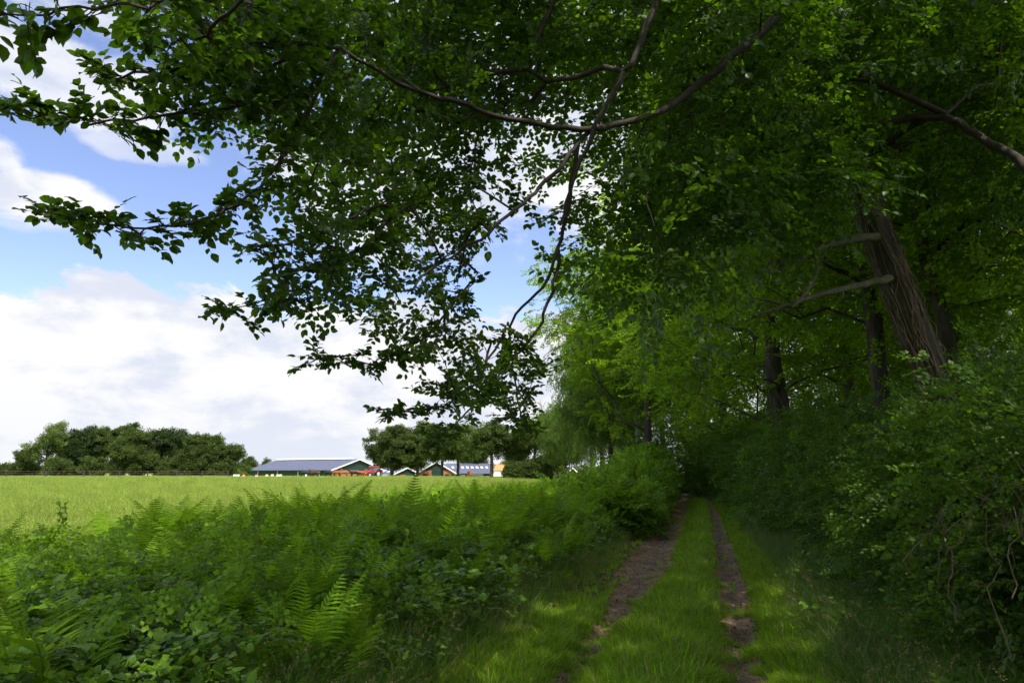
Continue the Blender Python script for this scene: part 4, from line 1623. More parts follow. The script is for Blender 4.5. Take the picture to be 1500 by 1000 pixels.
# ------------------------------------------------------------------ grasses
def tuft(n, h, spread, lean=.5, w=.004, mat=None, seg=3, seed_head=0.0, mats=None, dry=0.0):
    g = G()
    for k in range(n):
        a = rng.uniform(0, 6.28)
        r0 = spread * rng.random() ** .6
        b = np.array([math.cos(a) * r0, math.sin(a) * r0, 0])
        oa = a + rng.normal(0, .8)
        o = np.array([math.cos(oa), math.sin(oa), 0])
        hh = h * rng.uniform(.55, 1.15)
        ln = lean * rng.uniform(.2, 1.3)
        t = np.linspace(0, 1, seg + 1)
        c = b + np.outer(t ** 2 * hh * ln, o) + np.outer(hh * (t - .25 * ln * t ** 2.5), [0, 0, 1])
        sd = np.array([-o[1], o[0], 0]) * .6 + rng.normal(0, .4, 3) * np.array([1, 1, 0])
        sd = nrm(sd)
        ww = w * (1 - t ** 1.5) * rng.uniform(.7, 1.3)
        V = np.concatenate([c[:-1] - sd * ww[:-1, None], c[:-1] + sd * ww[:-1, None], c[-1:]])
        Q = [(i, seg + i, seg + i + 1, i + 1) for i in range(seg - 1)]
        T = [(seg - 1, 2 * seg - 1, 2 * seg)]
        mi = 1 if rng.random() < dry else 0
        g.add(V, T=T, Q=Q, rnd=rng.random(), mi=mi)
        if rng.random() < seed_head:
            m = 14
            tp_ = c[-1]
            pp = tp_ + np.outer(np.linspace(-.16, .03, m), nrm(c[-1] - c[-2])) * (h / .6) + rng.normal(0, .006, (m, 3))
            add_leaves(g, pp, nrm(rng.normal(0, .5, (m, 3)) + np.array([0, 0, .8])), rng.normal(size=(m, 3)), .018 * h / .6 + .004, RH_V, RH_T, mi=1 if len(mats or []) > 1 else 0)
    return g.mesh('tuft', mats or [mat])


source_set('verge', [tuft(24, rng.uniform(.07, .15), .07, .8, .0038, seg=3, mats=[M['grass'], M['dry']], dry=.06) for _ in range(6)])
source_set('tall', [tuft(24, rng.uniform(.4, .6), .09, .75, .0032, seg=4, seed_head=.05, mats=[M['tall'], M['dry']], dry=.04) for _ in range(6)])
source_set('drytuft', [tuft(24, rng.uniform(.2, .35), .10, 1.1, .0028, seg=4, mats=[M['tall'], M['dry']], dry=.4) for _ in range(4)])
source_set('crop', [tuft(46, rng.uniform(.36, .46), .26, .55, .006, seg=3, seed_head=.5, mats=[M['crop'], M['crop']]) for _ in range(6)])
source_set('cropfar', [tuft(70, .42, .8, .5, .014, seg=2, seed_head=0, mats=[M['crop'], M['crop']]) for _ in range(4)])


def rots(n, t=.12):
    return np.stack([rng.normal(0, t, n), rng.normal(0, t, n), rng.uniform(0, 6.28, n)], 1)


def put_grass(name, key, X, Y, s, label, t=.12, sink=.01):
    Z = height(X, Y) - sink
    o = scatter(name, key, np.stack([X, Y, Z], 1), rots(len(X), t), s)
    return props(o, label, 'grass', None, 'stuff')


# short grass on the verges and the middle strip
n = 120000
Y = 2.2 + 38 * rng.random(n) ** 2.0
U = rng.uniform(-2.6, 2.75, n)
X = Xc(Y) + U
wl, wr = rut_w(Y)
nz = wav(X * 3.1, Y * 2.3) * .5 + wav(X * 9.1, Y * 7.7) * .5
dl_ = np.minimum(np.abs(U + .75) - wl, np.abs(U - .72) - wr)
pr_ = ss(dl_ + nz * .13, -.03, .15) * .95 + .30 * (nz > .25) * (Y < 9) + .06 * (nz > .4)
pr_ = np.where((U < 0) & (Y < 8.5), np.maximum(pr_, .35 * ss(nz, -.3, .3)), pr_)
pr_ = np.where((U < -1.1) & (Y > 9.5), pr_ * .12, pr_)
pr_ = np.where((U < -1.15) & (Y > 7.5), pr_ * .5, pr_)
pr_ = np.where(U > 1.6, pr_ * .75, pr_)
pr_ = np.where(U < -1.75, np.where(Y > 6, .08, .25), pr_)
ok = (rng.random(n) < pr_) & (rng.random(n) < np.where(Y < 12, 1, .8))
lush = 1 + .35 * ss(nz, 0, .6)
sc_ = (rng.uniform(.6, 1.25, n) * (1 + .02 * Y) * lush)[ok]
# grass is short right beside the wheels
sc_ *= (.55 + .45 * ss(dl_[ok], 0, .35))
put_grass('verge_grass', 'verge', X[ok], Y[ok], sc_, 'short green grass on the verges and the middle strip of the track')

n = 1300
Yw_ = 2.6 + 20 * rng.random(n) ** 1.5
Uw = np.where(rng.random(n) < .5, rng.uniform(-.4, .4, n), np.where(rng.random(n) < .5, rng.uniform(-1.5, -1.0, n), rng.uniform(1.0, 1.9, n)))
Xw = Xc(Yw_) + Uw
pw = wav(Xw * 2.3 + 5, Yw_ * 1.9) > .12
o = scatter('rosette_weeds', 'bramble', np.stack([Xw, Yw_, height(Xw, Yw_) - .02], 1)[pw], rots(int(pw.sum()), .5), rng.uniform(.12, .26, int(pw.sum())))
props(o, 'small leafy weeds scattered through the short grass of the track', 'weeds', None, 'stuff')

# taller grass along both edges
n = 6500
Y = 2.3 + 34 * rng.random(n) ** 1.7
side = rng.random(n) < .68
U = np.where(side, 1.5 + np.abs(rng.normal(0, .5, n)), -1.7 - np.abs(rng.normal(0, .35, n)))
ok = (U < 3.0) & (U > -3.0) & ~((U < 0) & (Y > 9) & (rng.random(n) < .75))
X = Xc(Y) + U
put_grass('tall_grass', 'tall', X[ok], Y[ok], rng.uniform(.45, .95, ok.sum()) * np.where(Y[ok] < 4, .8, 1), 'tall seeding grass along the edges of the track', .2)
n = 1000
Y = 2.4 + 14 * rng.random(n) ** 1.3
U = -1.5 - np.abs(rng.normal(0, .45, n))
ok = U > -2.8
put_grass('dry_grass', 'drytuft', (Xc(Y) + U)[ok], Y[ok], rng.uniform(.5, 1.0, ok.sum()), 'brown dry grass on the slope of the left bank', .35)

# meadow
n = 42000
Y = 7.5 + 85 * rng.random(n) ** 1.5
X = rng.uniform(-1, 1, n) * (Y * .82 + 3)
U = X - Xc(Y)
ok = (U < -8.0) & (X > -.80 * Y - 2)
put_grass('meadow_grass', 'crop', X[ok], Y[ok], rng.uniform(.65, 1.35, ok.sum()) * (1 + .003 * Y[ok]) * (1 + .18 * wav(X[ok] * .5, Y[ok] * .4)), 'tall pale green meadow grass across the field')
n = 46000
Y = 55 + 132 * rng.random(n) ** .9
X = rng.uniform(-1, .2, n) * (Y * .82 + 3)
U = X - Xc(Y)
ok = (U < -8.3) & (X > -.80 * Y - 2) & ~((X > -1) & (Y > 118))
put_grass('meadow_grass', 'cropfar', X[ok], Y[ok], rng.uniform(.75, 1.15, ok.sum()), 'distant part of the meadow grass, near the farm')

# fallen leaves and crumbs of soil
lm = []
for k in range(4):
    g = G()
    m = 7
    pp = np.concatenate([rng.uniform(-.12, .12, (m, 2)), rng.uniform(.002, .012, (m, 1))], 1)
    add_leaves(g, pp, nrm(rng.normal(size=(m, 3)) * np.array([1, 1, .15])), nrm(np.array([0, 0, 1]) + rng.normal(0, .3, (m, 3))), rng.uniform(.025, .045, m), RH_V, RH_T, wide=1.5)
    lm.append(g.mesh('litter', [M['litter']]))
source_set('litter', lm)
n = 8000
Y = 3 + 32 * rng.random(n) ** 1.6
U = np.where(rng.random(n) < .6, rng.normal(-1.75, .4, n), rng.uniform(-1.4, 1.6, n))
X = Xc(Y) + U
o = scatter('leaf_litter', 'litter', np.stack([X, Y, height(X, Y) + .004], 1), rots(n, .05), rng.uniform(.6, 1.3, n))
props(o, 'fallen brown leaves on the bare soil of the ruts and bank', 'leaf litter', None, 'stuff')
M['stone'] = surf_mat('pebble_stone', (.10, .085, .07), (.26, .23, .20), 8, .9, .3)
sm_ = []
for k in range(4):
    g = G()
    for q in range(5):
        c = np.array([rng.uniform(-.1, .1), rng.uniform(-.1, .1), .003])
        r_ = rng.uniform(.004, .014)
        V = [(0, 0, 1), (1, 0, 0), (0, 1, 0), (-1, 0, 0), (0, -1, 0), (0, 0, -1)]
        V = (np.array(V) * rng.uniform(.6, 1.2, (6, 1)) * np.array([1, 1, .6])) * r_ + c
        g.add(V, T=[(0, 1, 2), (0, 2, 3), (0, 3, 4), (0, 4, 1), (5, 2, 1), (5, 3, 2), (5, 4, 3), (5, 1, 4)])
    sm_.append(g.mesh('pebbles', [M['stone']]))
source_set('pebbles', sm_)
n = 4200
Y = 3 + 22 * rng.random(n) ** 1.6
U = np.where(rng.random(n) < .5, rng.normal(-.75, .2, n), rng.normal(.72, .14, n))
X = Xc(Y) + U
o = scatter('pebbles', 'pebbles', np.stack([X, Y, height(X, Y)], 1), rots(n, .05), rng.uniform(.5, 1.5, n))
props(o, 'small stones and soil crumbs in the wheel ruts', 'pebbles', None, 'stuff')

# ------------------------------------------------------------------ farm
M['green'] = surf_mat('green_cladding', (.018, .036, .026), (.026, .048, .034), 3, .6, 0)
M['greendoor'] = surf_mat('green_door', (.012, .035, .022), (.02, .05, .03), 2, .5, 0)
M['roof'] = surf_mat('slate_grey_roof', (.070, .075, .105), (.10, .106, .145), 1.2, .5, 0)
M['white'] = surf_mat('white_paint', (.72, .72, .72), (.8, .8, .8), 2, .5, 0)
M['sheet'] = surf_mat('clear_roof_sheet', (.62, .66, .74), (.75, .78, .84), 2, .3, 0)
M['otile'] = surf_mat('orange_tiles', (.50, .16, .055), (.66, .25, .10), 2, .8, .2)
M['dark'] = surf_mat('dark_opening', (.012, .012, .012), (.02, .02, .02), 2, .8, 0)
M['blackroof'] = surf_mat('black_tiles', (.02, .025, .035), (.035, .04, .055), 2, .6, 0)
M['pipe'] = surf_mat('grey_pipe', (.4, .45, .5), (.5, .55, .6), 2, .5, 0)
M['wood'] = surf_mat('fence_wood', (.12, .09, .07), (.24, .19, .15), 3, .9, .2)
M['postdark'] = surf_mat('dark_post', (.03, .028, .03), (.05, .045, .045), 3, .9, .2)


def brick_mat():
    m, N, out = new_mat('brick')
    tc = N.n('ShaderNodeTexCoord').outputs['Object']
    x, y, z = N.xyz(tc)
    v = N.vec(N.m('ADD', x, y), z, 0.0)
    b = N.n('ShaderNodeTexBrick')
    N.put(b.inputs['Vector'], v)
    b.inputs['Scale'].default_value = 4.0
    b.inputs['Color1'].default_value = (.30, .085, .04, 1)
    b.inputs['Color2'].default_value = (.38, .12, .06, 1)
    b.inputs['Mortar'].default_value = (.36, .2, .13, 1)
    pr = N.n('ShaderNodeBsdfPrincipled')
    N.put(pr.inputs['Base Color'], b.outputs['Color'])
    pr.inputs['Roughness'].default_value = .9
    N.t.links.new(pr.outputs[0], out.inputs[0])
    return m


M['brick'] = brick_mat()


def barn(label, corner, rz, W, L, ev, rd, base, brick_h=1.9, doors=(), windows=(), lights=0, pipes=0, roof='roof', vent=False, side='green', name='barn', cat='barn', upper='green', ov=.5, barge='white'):
    """local x runs along the gable (0..W), y along the length (0..L), the gable at y=0 faces the camera side"""
    root = thing(name, label, cat, (corner[0], corner[1], base), rz)
    ax = W / 2
    g = G()
    sl = (rd - ev) / ax
    xa = max(0.0, (brick_h - ev) / sl)
    if brick_h > ev:
        low = [(0, 0), (W, 0), (W, ev - .01), (W - xa, brick_h), (xa, brick_h), (0, ev - .01)]
        upp = [(xa + .02, brick_h + .002), (W - xa - .02, brick_h + .002), (ax, rd - .01)]
    else:
        low = [(0, 0), (W, 0), (W, brick_h), (0, brick_h)]
        upp = [(.02, brick_h + .002), (W - .02, brick_h + .002), (W - .02, ev), (ax, rd), (.02, ev)]
    g.prism(low, 1, 0, .3)
    g.prism(low, 1, L - .3, L)
    g.obj('gable_wall', M['brick'], root)
    g = G()
    g.prism(upp, 1, .03, .28)
    g.prism(upp, 1, L - .28, L - .03)
    g.obj('cladding', M[upper], root)
    for k, xx in enumerate((0, W)):
        g = G()
        g.box(xx + (.01 if k == 0 else -.26), xx + (.26 if k == 0 else -.01), .31, L - .31, 0, ev - .03)
        g.obj('side_wall', M[side], root)
    for (a, b) in doors:
        g = G()
        g.box(a + .02, b - .02, -.08, -.004, 0, brick_h - .02)
        g.box((a + b) / 2 - .04, (a + b) / 2 + .04, -.11, -.082, 0, brick_h - .1)
        g.obj('door', M['greendoor'], root)
    for (a, z, w, h) in windows:
        g = G()
        g.box(a, a + w, -.05, -.003, z, z + h)
        fr = g.obj('window', M['greendoor'], root)
        for q in range(2):
            g = G()
            g.box(a + .08 + q * w / 2, a + w / 2 - .06 + q * w / 2, -.062, -.053, z + .08, z + h - .08)
            g.obj('pane', M['dark'], fr)
    th = .12
    ex = .5
    for k in (0, 1):
        g = G()
        e = (-ex, ev - sl * ex) if k == 0 else (W + ex, ev - sl * ex)
        top = (ax, rd + .02)
        poly = [e, top, (top[0], top[1] + th), (e[0], e[1] + th)]
        g.prism(poly, 1, -ov, L + ov)
        rp = g.obj('roof', M[roof], root)
        if k == 0 and lights:
            for q in range(lights):
                y0 = L * (q + .35) / lights
                fa, fb = .45, .68
                a = np.array(e) + (np.array(top) - np.array(e)) * fa
                b = np.array(e) + (np.array(top) - np.array(e)) * fb
                g = G()
                g.prism([(a[0], a[1] + th + .01), (b[0], b[1] + th + .01), (b[0], b[1] + th + .05), (a[0], a[1] + th + .05)], 1, y0, y0 + L / lights * .42)
                g.obj('skylight', M['sheet'], rp)
        g = G()
        d = .38
        g.prism([(e[0], e[1] - .22), (top[0], top[1] - .22 + .02), (top[0], top[1] + th + .06), (e[0], e[1] + th + .06)], 1, -ov - .09, -ov - .005)
        g.obj('barge_board', M[barge], root)
    g = G()
    g.box(-ex - .12, -ex + .05, -ov, L + ov, ev - sl * ex - .14, ev - sl * ex + .0)
    g.obj('gutter', M['greendoor'], root)
    for q in range(pipes):
        g = G()
        y0 = L * (q + .5) / pipes
        g.tube([(-.12, y0, 0), (-.12, y0, ev - .35)], .14, 6)
        g.obj('downpipe', M['pipe'], root)
    if vent:
        g = G()
        g.prism([(ax - .9, rd + .1), (ax + .9, rd + .1), (ax + .7, rd + .55), (ax - .7, rd + .55)], 1, 2.5, L - .5)
        g.obj('ridge_vent', M['sheet'], root)
    return root


rz1 = math.atan2(.58, .81)
rz0 = math.atan2(.85, .53)
c = P(485, 688, 203)
barn('long dark green barn with a grey roof and brick gable, left of the tractor', (c[0], c[1]), rz0, 22, 37, 3.7, 6.9, -1.4, 3.65,
     doors=[(11.2, 14.8)], windows=[(16.4, 1.6, 1.5, 1.1)], pipes=4, vent=True)
c = P(571, 697, 214)
barn('low brick barn with skylights in its grey roof, right of the tractor', (c[0], c[1]), rz1, 11.5, 17, 1.95, 4.35, -1.4, 2.3, doors=[(5.5, 9.5)], lights=4)
c = P(611, 697, 208)
barn('brick barn with a green upper gable and green double door, behind the two trunks', (c[0], c[1]), .0, 11.6, 14, 2.75, 6.1, -1.4, 3.6,
     doors=[(4.3, 7.4)], windows=[(1.6, 1.3, 1.5, 1.2), (8.3, 1.3, 1.3, 1.2), (9.9, 1.2, 1.2, 1.1)], lights=3)
# wide grey roof whose long side faces us
c = P(718, 697, 226)
b4 = barn('wide grey-roofed barn with a row of white skylights, left of the orange roofs', (c[0] - 14.5, c[1]), 0, 1, 1, 1, 1.5, -1.4, name='barn') if False else None
c1 = P(655, 697, 224)
root = thing('barn', 'wide grey-roofed barn with a row of white skylights, left of the orange roofs', 'barn', (c1[0], c1[1], -1.4))
W4 = 14.3
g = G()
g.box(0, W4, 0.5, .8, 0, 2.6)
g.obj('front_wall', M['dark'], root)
g = G()
g.box(0, .3, .81, 12, 0, 2.5)
g.box(W4 - .3, W4, .81, 12, 0, 2.5)
g.obj('side_wall', M['brick'], root)
g = G()
g.prism([(-.2, 2.55), (-.2, 2.72), (6.3, 5.95), (6.3, 5.78)], 0, -1.0, W4 + .4)
rf = g.obj('roof', M['roof'], root)
g = G()
g.prism([(12.8, 2.55), (12.8, 2.72), (6.31, 5.95), (6.31, 5.78)], 0, -1.0, W4 + .4)
g.obj('roof', M['roof'], root)
for q in range(9):
    xa = -.3 + q * 1.58
    g = G()
    V = [(xa, 3.0, 4.36), (xa + .75, 3.0, 4.36), (xa + .45, 4.1, 4.90), (xa - .3, 4.1, 4.90)]
    V = np.array(V)
    V2 = V - np.array([0, 0, .06])
    g.add(np.vstack([V, V2]), Q=[(0, 1, 2, 3), (7, 6, 5, 4), (0, 4, 5, 1), (1, 5, 6, 2), (2, 6, 7, 3), (3, 7, 4, 0)])
    g.obj('skylight', M['sheet'], rf)
for q in range(3):
    g = G()
    g.box(1.0 + q * 3.2, 2.6 + q * 3.2, .44, .49, 1.2, 2.3)
    g.obj('window', M['pipe'], root)


def house(label, px0, px1, Y, ytop, yeave, roofm, wallm, depth=8, hip=0.0, name='house', gable=False):
    x0, x1 = (px0 - 750) / 1000 * Y, (px1 - 750) / 1000 * Y
    W = x1 - x0
    zr = EYE + (691 - ytop) / 1000 * Y + 1.4
    ze = EYE + (691 - yeave) / 1000 * Y + 1.4
    root = thing(name, label, 'house', (x0, Y, -1.4))
    g = G()
    if gable:
        g.prism([(.3, 0), (W - .3, 0), (W - .3, ze), (W / 2, zr - .1), (.3, ze)], 1, .3, depth - .3)
        g.obj('wall', M[wallm], root)
        for k in (0, 1):
            e = (-.1, ze - .3) if k == 0 else (W + .1, ze - .3)
            g = G()
            g.prism([e, (W / 2, zr), (W / 2, zr + .2), (e[0], e[1] + .2)], 1, 0, depth)
            g.obj('roof', M[roofm], root)
            g = G()
            g.prism([(e[0], e[1] - .05), (W / 2, zr - .05), (W / 2, zr + .28), (e[0], e[1] + .28)], 1, -.12, -.005)
            g.obj('barge_board', M['white'], root)
    else:
        g.box(.3, W - .3, .3, depth - .3, 0, ze)
        g.obj('wall', M[wallm], root)
        g = G()
        V = [(0, 0, ze), (W, 0, ze), (W, depth, ze), (0, depth, ze), (hip, depth / 2, zr), (W - hip, depth / 2, zr)]
        g.add(V, T=[(0, 4, 3), (1, 2, 5)], Q=[(0, 1, 5, 4), (2, 3, 4, 5), (3, 2, 1, 0)])
        g.obj('roof', M[roofm], root)
        g = G()
        g.box(W * .7, W * .7 + .7, depth / 2 - .35, depth / 2 + .35, zr - .3, zr + .8) if hip == 0 else g.box(W * .5, W * .5 + .6, depth / 2 - .3, depth / 2 + .3, zr - .3, zr + .5)
        g.obj('chimney', M['brick'], root)
    return root


house('farmhouse with an orange tiled hip roof behind the grey barn', 698, 719, 255, 677, 686, 'otile', 'brick', 9, 2.0)
house('lower orange-roofed house right of the single bare trunk', 722, 744, 245, 680, 689, 'otile', 'white', 9, 1.2)
house('red brick house half hidden by trees left of the rail fence end', 804, 830, 185, 676, 684, 'otile', 'brick', 9, 1.0)
house('black gabled house with white barge boards behind the rail fence', 824, 851, 175, 686, 697, 'blackroof', 'blackroof', 9, gable=True)
house('low dark-roofed house between the fence and the tree trunks', 850, 874, 182, 690, 697, 'blackroof', 'brick', 9, 2.0)

# tractor ------------------------------------------------------------
M['red'] = surf_mat('tractor_red', (.50, .02, .02), (.56, .03, .025), 2, .35, 0, spec=.5)
M['orange'] = surf_mat('orange_steel', (.30, .07, .015), (.38, .10, .02), 3, .5, 0)
M['rubber'] = surf_mat('tyre_rubber', (.012, .012, .012), (.03, .028, .026), 4, .9, .2)
M['silver'] = surf_mat('silver_rim', (.5, .5, .5), (.6, .6, .6), 2, .4, 0)
M['glass'] = surf_mat('cab_glass', (.05, .12, .12), (.08, .17, .16), 1, .08, 0, spec=.8)
M['yellow'] = surf_mat('yellow_paint', (.75, .5, .02), (.8, .56, .04), 2, .5, 0)
M['steel'] = surf_mat('dark_steel', (.05, .05, .055), (.09, .09, .10), 3, .5, 0)
c = P(544, 698, 176)
tz = float(height(c[0], c[1]))
tr = thing('tractor', 'red tractor with a glazed cab standing in front of the barn gable', 'tractor', (c[0], c[1], tz + .02), R(-35))


def wheel(parent, x, y, r, w):
    g = G()
    prof = [(-w / 2, r * .62), (-w / 2, r * .93), (-w * .3, r), (w * .3, r), (w / 2, r * .93), (w / 2, r * .62)]
    n = 20
    V, Q = [], []
    for i in range(n):
        a = i * 2 * math.pi / n
        for (q, rr) in prof:
            V.append((q, math.cos(a) * rr, math.sin(a) * rr))
    k = len(prof)
    for i in range(n):
        for j in range(k - 1):
            Q.append((i * k + j, i * k + j + 1, ((i + 1) % n) * k + j + 1, ((i + 1) % n) * k + j))
    g.add(V, Q=Q)
    for i in range(n):
        a = (i + .5) * 2 * math.pi / n
        ca, sa = math.cos(a), math.sin(a)
        g.tube([(-w * .45, ca * r * .98, sa * r * .98), (0, math.cos(a + .12) * r * 1.02, math.sin(a + .12) * r * 1.02)], .04 * r, 4)
    wh = g.obj('wheel', M['rubber'], parent, loc=(x, y, r))
    g = G()
    g.tube([(-w * .3, 0, 0), (w * .3, 0, 0)], r * .62, 16, cap=True)
    g.tube([(-w * .42, 0, 0), (w * .42, 0, 0)], r * .2, 10, cap=True)
    g.obj('rim', M['silver'], wh)
    return wh


for sx in (-1, 1):
    wheel(tr, sx * .95, 1.3, .92, .55)
    wheel(tr, sx * .85, -1.45, .62, .42)
g = G()
g.prism([(-2.2, .75), (-.1, .75), (-.1, 1.72), (-1.9, 1.5), (-2.2, 1.3)], 0, -.38, .38)
g.obj('hood', M['red'], tr)
g = G()
g.box(-.3, .3, -1.9, 1.8, .5, .74)
g.obj('chassis', M['steel'], tr)
g = G()
g.prism([(-.05, 1.1), (1.55, 1.1), (1.75, 2.62), (.05, 2.62)], 0, -.72, .72)
g.obj('cab', M['glass'], tr)
for (x, y0, y1) in [(-.74, -.07, .03), (.74, -.07, .03), (-.74, 1.55, 1.77), (.74, 1.55, 1.77)]:
    g = G()
    g.tube([(x, y0, 1.08), (x, y1, 2.62)], .05, 5)
    g.obj('pillar', M['steel'], tr)
g = G()
g.prism([(-.25, 2.63), (1.95, 2.63), (1.85, 2.86), (-.1, 2.88)], 0, -.85, .85)
g.obj('cab_roof', M['red'], tr)
for sx in (-1, 1):
    g = G()
    pts = [(sx * .95, 1.3 + math.cos(a) * 1.05, .92 + math.sin(a) * 1.05) for a in np.linspace(.3, 2.9, 9)]
    for i in range(8):
        a, b = pts[i], pts[i + 1]
        g.add([(a[0] - .28, a[1], a[2]), (a[0] + .28, a[1], a[2]), (b[0] + .28, b[1], b[2]), (b[0] - .28, b[1], b[2]),
               (a[0] - .28, a[1], a[2] + .05), (a[0] + .28, a[1], a[2] + .05), (b[0] + .28, b[1], b[2] + .05), (b[0] - .28, b[1], b[2] + .05)],
              Q=[(3, 2, 1, 0), (4, 5, 6, 7), (0, 1, 5, 4), (2, 3, 7, 6), (0, 4, 7, 3), (1, 2, 6, 5)])
    g.obj('mudguard', M['red'], tr)
    g = G()
    g.box(sx * .3 - .1, sx * .3 + .1, -2.25, -2.203, 1.05, 1.25)
    g.obj('headlight', M['white'], tr)
g = G()
g.tube([(-.42, -.5, 1.6), (-.42, -.5, 2.6)], .05, 8)
g.obj('exhaust', M['steel'], tr)
imp = thing('hay_rake', 'orange implement on the ground in front of the red tractor', 'farm implement', (c[0] - 1.5, c[1] - 3.4, tz), R(-35))
g = G()
g.box(-1.5, 1.5, -.1, .1, .45, .62)
g.obj('beam', M['orange'], imp)
for q in range(8):
    g = G()
    g.tube([(-1.4 + q * .4, 0, .5), (-1.4 + q * .4, -.35, .45), (-1.4 + q * .4, -.5, .05)], .035, 5)
    g.obj('tine', M['orange'], imp)
# things lying about the yard
x, y, _ = P(565, 696, 205)
o = thing('container', 'small white container between the tractor and the low barn', 'container', (x, y, -1.35))
g = G()
g.box(-.9, .9, -.5, .5, .1, 2.2)
g.obj('body', M['white'], o)
g = G()
g.box(-.95, .95, -.55, .55, 2.2, 2.3)
g.obj('lid', M['sheet'], o)
x, y, _ = P(583, 696, 207)
o = thing('crate', 'yellow crate against the low brick barn', 'crate', (x, y, -1.35))
g = G()
g.box(-.6, .6, -.4, .4, .1, 1.9)
g.obj('body', M['yellow'], o)
g = G()
g.box(-.64, .64, -.44, .44, 1.9, 1.98)
g.obj('lid', M['orange'], o)
x, y, _ = P(696, 692, 200)
o = thing('slurry_tank', 'dark round tank trailer with an orange end before the grey barn', 'tank trailer', (x, y, float(height(x, y)) + .02), R(-60))
g = G()
g.tube([(0, -1.9, 1.9), (0, 1.9, 1.9)], 1.25, 18, cap=True)
g.obj('tank', M['steel'], o, True)
g = G()
g.tube([(0, -2.1, 1.9), (0, -1.92, 1.9)], 1.15, 18, cap=True)
g.obj('end_cap', M['orange'], o)
for sx in (-1, 1):
    wheel(o, sx * 1.15, .3, .6, .4)
x, y, _ = P(688, 695, 210)
o = thing('trailer', 'low yellow trailer left of the round tank', 'trailer', (x, y, -1.4))
g = G()
g.box(-1.1, 1.1, -1, 1, 1.35, 1.95)
g.obj('box', M['yellow'], o)
for sx in (-1, 1):
    wheel(o, sx * .8, 0, .55, .3)


# horses -------------------------------------------------------------
def horse_mesh(head_down):
    me = bpy.data.meshes.new('horse_body')
    hx = (1.25, 1.05) if head_down else (1.05, 1.75)
    vs_ = [(0, 0, 1.12), (.45, 0, 1.15), (-.45, 0, 1.13), (-.78, 0, 1.18), (.72, 0, 1.2), (.98, 0, 1.42 if not head_down else 1.15),
           (hx[0] + .02, 0, hx[1] - .1 if not head_down else .75), (hx[0] + .32, 0, hx[1] - .32 if not head_down else .42)]
    es = [(0, 1), (0, 2), (2, 3), (1, 4), (4, 5), (5, 6), (6, 7)]
    rd_ = [.30, .29, .29, .24, .24, .17, .12, .07]
    for (bx_, sy, par) in [(.55, .16, 1), (.55, -.16, 1), (-.68, .16, 3), (-.68, -.16, 3)]:
        i = len(vs_)
        off = rng.uniform(-.12, .12)
        k = -.07 if par == 3 else .02
        vs_ += [(bx_, sy, .85), (bx_ + off * .4 - k, sy, .5), (bx_ + off + k, sy, .12), (bx_ + off + k + .04, sy, .02)]
        es += [(par, i), (i, i + 1), (i + 1, i + 2), (i + 2, i + 3)]
        rd_ += [.13, .065, .045, .06]
    i = len(vs_)
    vs_ += [(-1.0, 0, 1.1), (-1.08, 0, .6)]
    es += [(3, i), (i, i + 1)]
    rd_ += [.06, .05]
    i = len(vs_)
    h = vs_[6]
    vs_ += [(h[0] - .05, .06, h[2] + .16), (h[0] - .05, -.06, h[2] + .16)]
    es += [(6, i), (6, i + 1)]
    rd_ += [.025, .025]
    me.from_pydata(vs_, es, [])
    o = bpy.data.objects.new('horse_body', me)
    C.objects.link(o)
    m = o.modifiers.new('skin', 'SKIN')
    for k, v in enumerate(me.skin_vertices[0].data):
        v.radius = (rd_[k], rd_[k])
        v.use_root = k == 0
    s = o.modifiers.new('sub', 'SUBSURF')
    s.levels = s.render_levels = 1
    dg = bpy.context.evaluated_depsgraph_get()
    out = bpy.data.meshes.new_from_object(o.evaluated_get(dg))
    bpy.data.objects.remove(o)
    return out


M['chestnut'] = surf_mat('chestnut_coat', (.20, .065, .02), (.28, .10, .032), 3, .6, 0)
M['browncoat'] = surf_mat('dark_brown_coat', (.05, .022, .014), (.09, .04, .022), 3, .6, 0)
M['blackcoat'] = surf_mat('black_coat', (.012, .010, .010), (.025, .022, .02), 3, .6, 0)
hb = [horse_mesh(False), horse_mesh(True)]
hs_ = [(446, 'blackcoat', 1, 0, 'black horse grazing furthest left before the green barn'), (461, 'browncoat', 0, 1, 'brown horse standing beside the leftmost black one'),
       (481, 'blackcoat', 1, 0, 'black horse just left of the barn corner'), (493, 'chestnut', 0, 0, 'chestnut horse in front of the left end of the brick gable'),
       (503, 'chestnut', 1, 1, 'chestnut horse, second before the brick gable'), (512, 'chestnut', 1, 0, 'chestnut horse left of the black one by the barn door'),
       (519, 'blackcoat', 0, 1, 'black horse before the barn door'), (528, 'chestnut', 0, 0, 'chestnut horse nearest the tractor')]
for (px, coat, k, flip, lb) in hs_:
    x, y, _ = P(px, 697, 150 + rng.uniform(0, 7))
    me = hb[k].copy()
    me.materials.clear()
    me.materials.append(M[coat])
    o = link('horse', me, None, (x, y, float(height(x, y)) + .02), (0, 0, R(180 * flip + rng.uniform(-25, 25))), 1.12)
    for p in me.polygons:
        p.use_smooth = True
    props(o, lb, 'horse', 'horses in the yard before the barn')
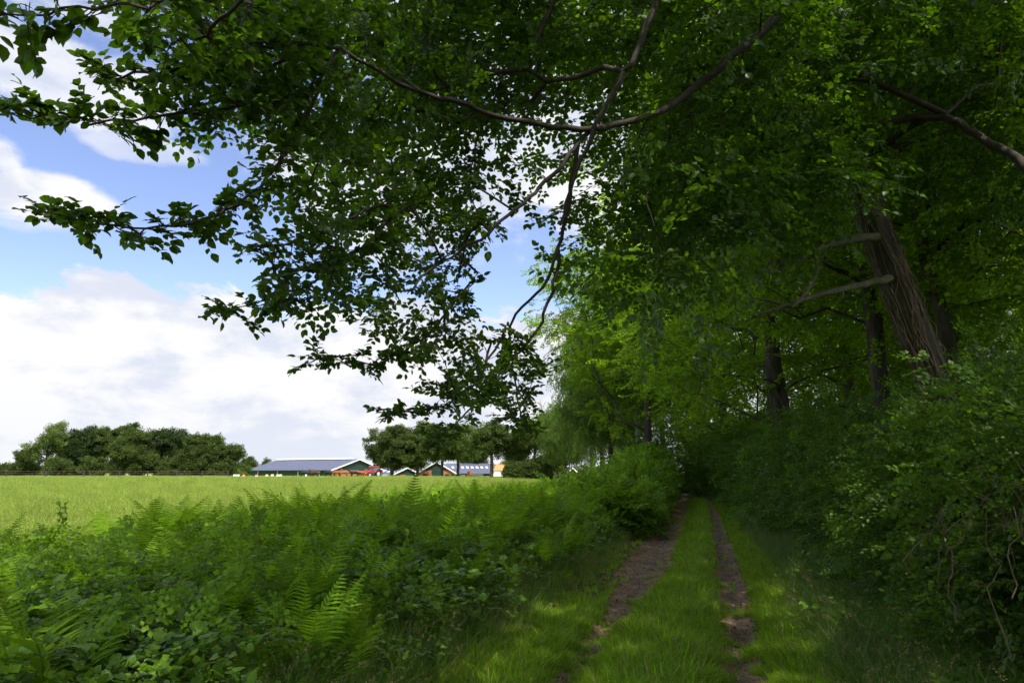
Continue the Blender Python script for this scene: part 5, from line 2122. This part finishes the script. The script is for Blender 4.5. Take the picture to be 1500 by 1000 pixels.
# jump blocks in the grass before the barn
jb = [(344, 'white', 'leftmost white show-jump block before the far trees'), (349, 'white', 'small white jump block beside the leftmost one'), (357, 'red', 'red and white jump block left of the green bush'),
      (376, 'red', 'red and white jump block under the barn corner'), (391, 'yellow', 'yellow jump block left of the second downpipe'), (399, 'white', 'white jump block between the two yellow ones'),
      (407, 'yellow', 'yellow jump block at the second downpipe'), (411, 'white', 'white jump block right of the yellow ones'), (449, 'white', 'white jump block at the feet of the black horse')]
for (px, m_, lb) in jb:
    x, y, _ = P(px, 697, 168)
    o = thing('jump_block', lb, 'jump block', (x, y, float(height(x, y)) - .02), R(rng.uniform(-15, 15)), 'show-jump blocks before the barn')
    g = G()
    g.prism([(-.3, 0), (.3, 0), (.2, .55), (-.2, .55)], 0, -.3, .3)
    g.obj('block', M['white'], o)
    g = G()
    g.prism([(-.198, .551), (.198, .551), (.15, .8), (-.15, .8)], 0, -.3, .3)
    g.obj('top', M[m_], o)
x, y, _ = P(361, 697, 175)
far_tree('hedge_bush', 'small bright green bush left of the barn corner', 361, 172, 691, 4, 'farlight', zb=.01, nt=10, per=5, cat='bush', trunk=.05, sc=(.5, .8))

# fences -------------------------------------------------------------
fe = thing('wire_fence', 'thin wire fence with dark posts at the far side of the field', 'fence', (0, 0, 0))
pxs = [-60, 8, 67, 122, 175, 216, 259, 296, 334]
ps = []
for i, px in enumerate(pxs):
    x, y, _ = P(px, 697, 163)
    z = float(height(x, y))
    g = G()
    w_ = .17
    g.tube([(x, y, z - .2), (x, y, z + 1.62)], w_, 6, cap=True)
    g.obj('post', M['postdark'], fe)
    ps.append((x, y, z))
for h_ in (.6, 1.05, 1.5):
    g = G()
    g.tube([(p[0], p[1] - .18, p[2] + h_) for p in ps], .018, 4)
    g.obj('wire', M['wood'], fe)
rf_ = thing('rail_fence', 'wooden rail fence at the right end of the field by the houses', 'fence', (0, 0, 0))
ps = []
for i, px in enumerate([812, 819, 826, 833, 841, 848, 855, 862, 868]):
    x, y, _ = P(px, 700, 118 - i * 1.2)
    z = float(height(x, y))
    g = G()
    g.tube([(x, y, z - .2), (x, y, z + 1.35)], .11, 6, cap=True)
    g.obj('post', M['wood'], rf_)
    ps.append((x, y, z))
for a, b in zip(ps[:-1], ps[1:]):
    for h_ in (.55, 1.1):
        g = G()
        g.tube([(a[0], a[1] - .13, a[2] + h_), (b[0], b[1] - .13, b[2] + h_)], .06, 4)
        g.obj('rail', M['wood'], rf_)
print('LEAVES', len(LP), 'objects', len(bpy.data.objects))
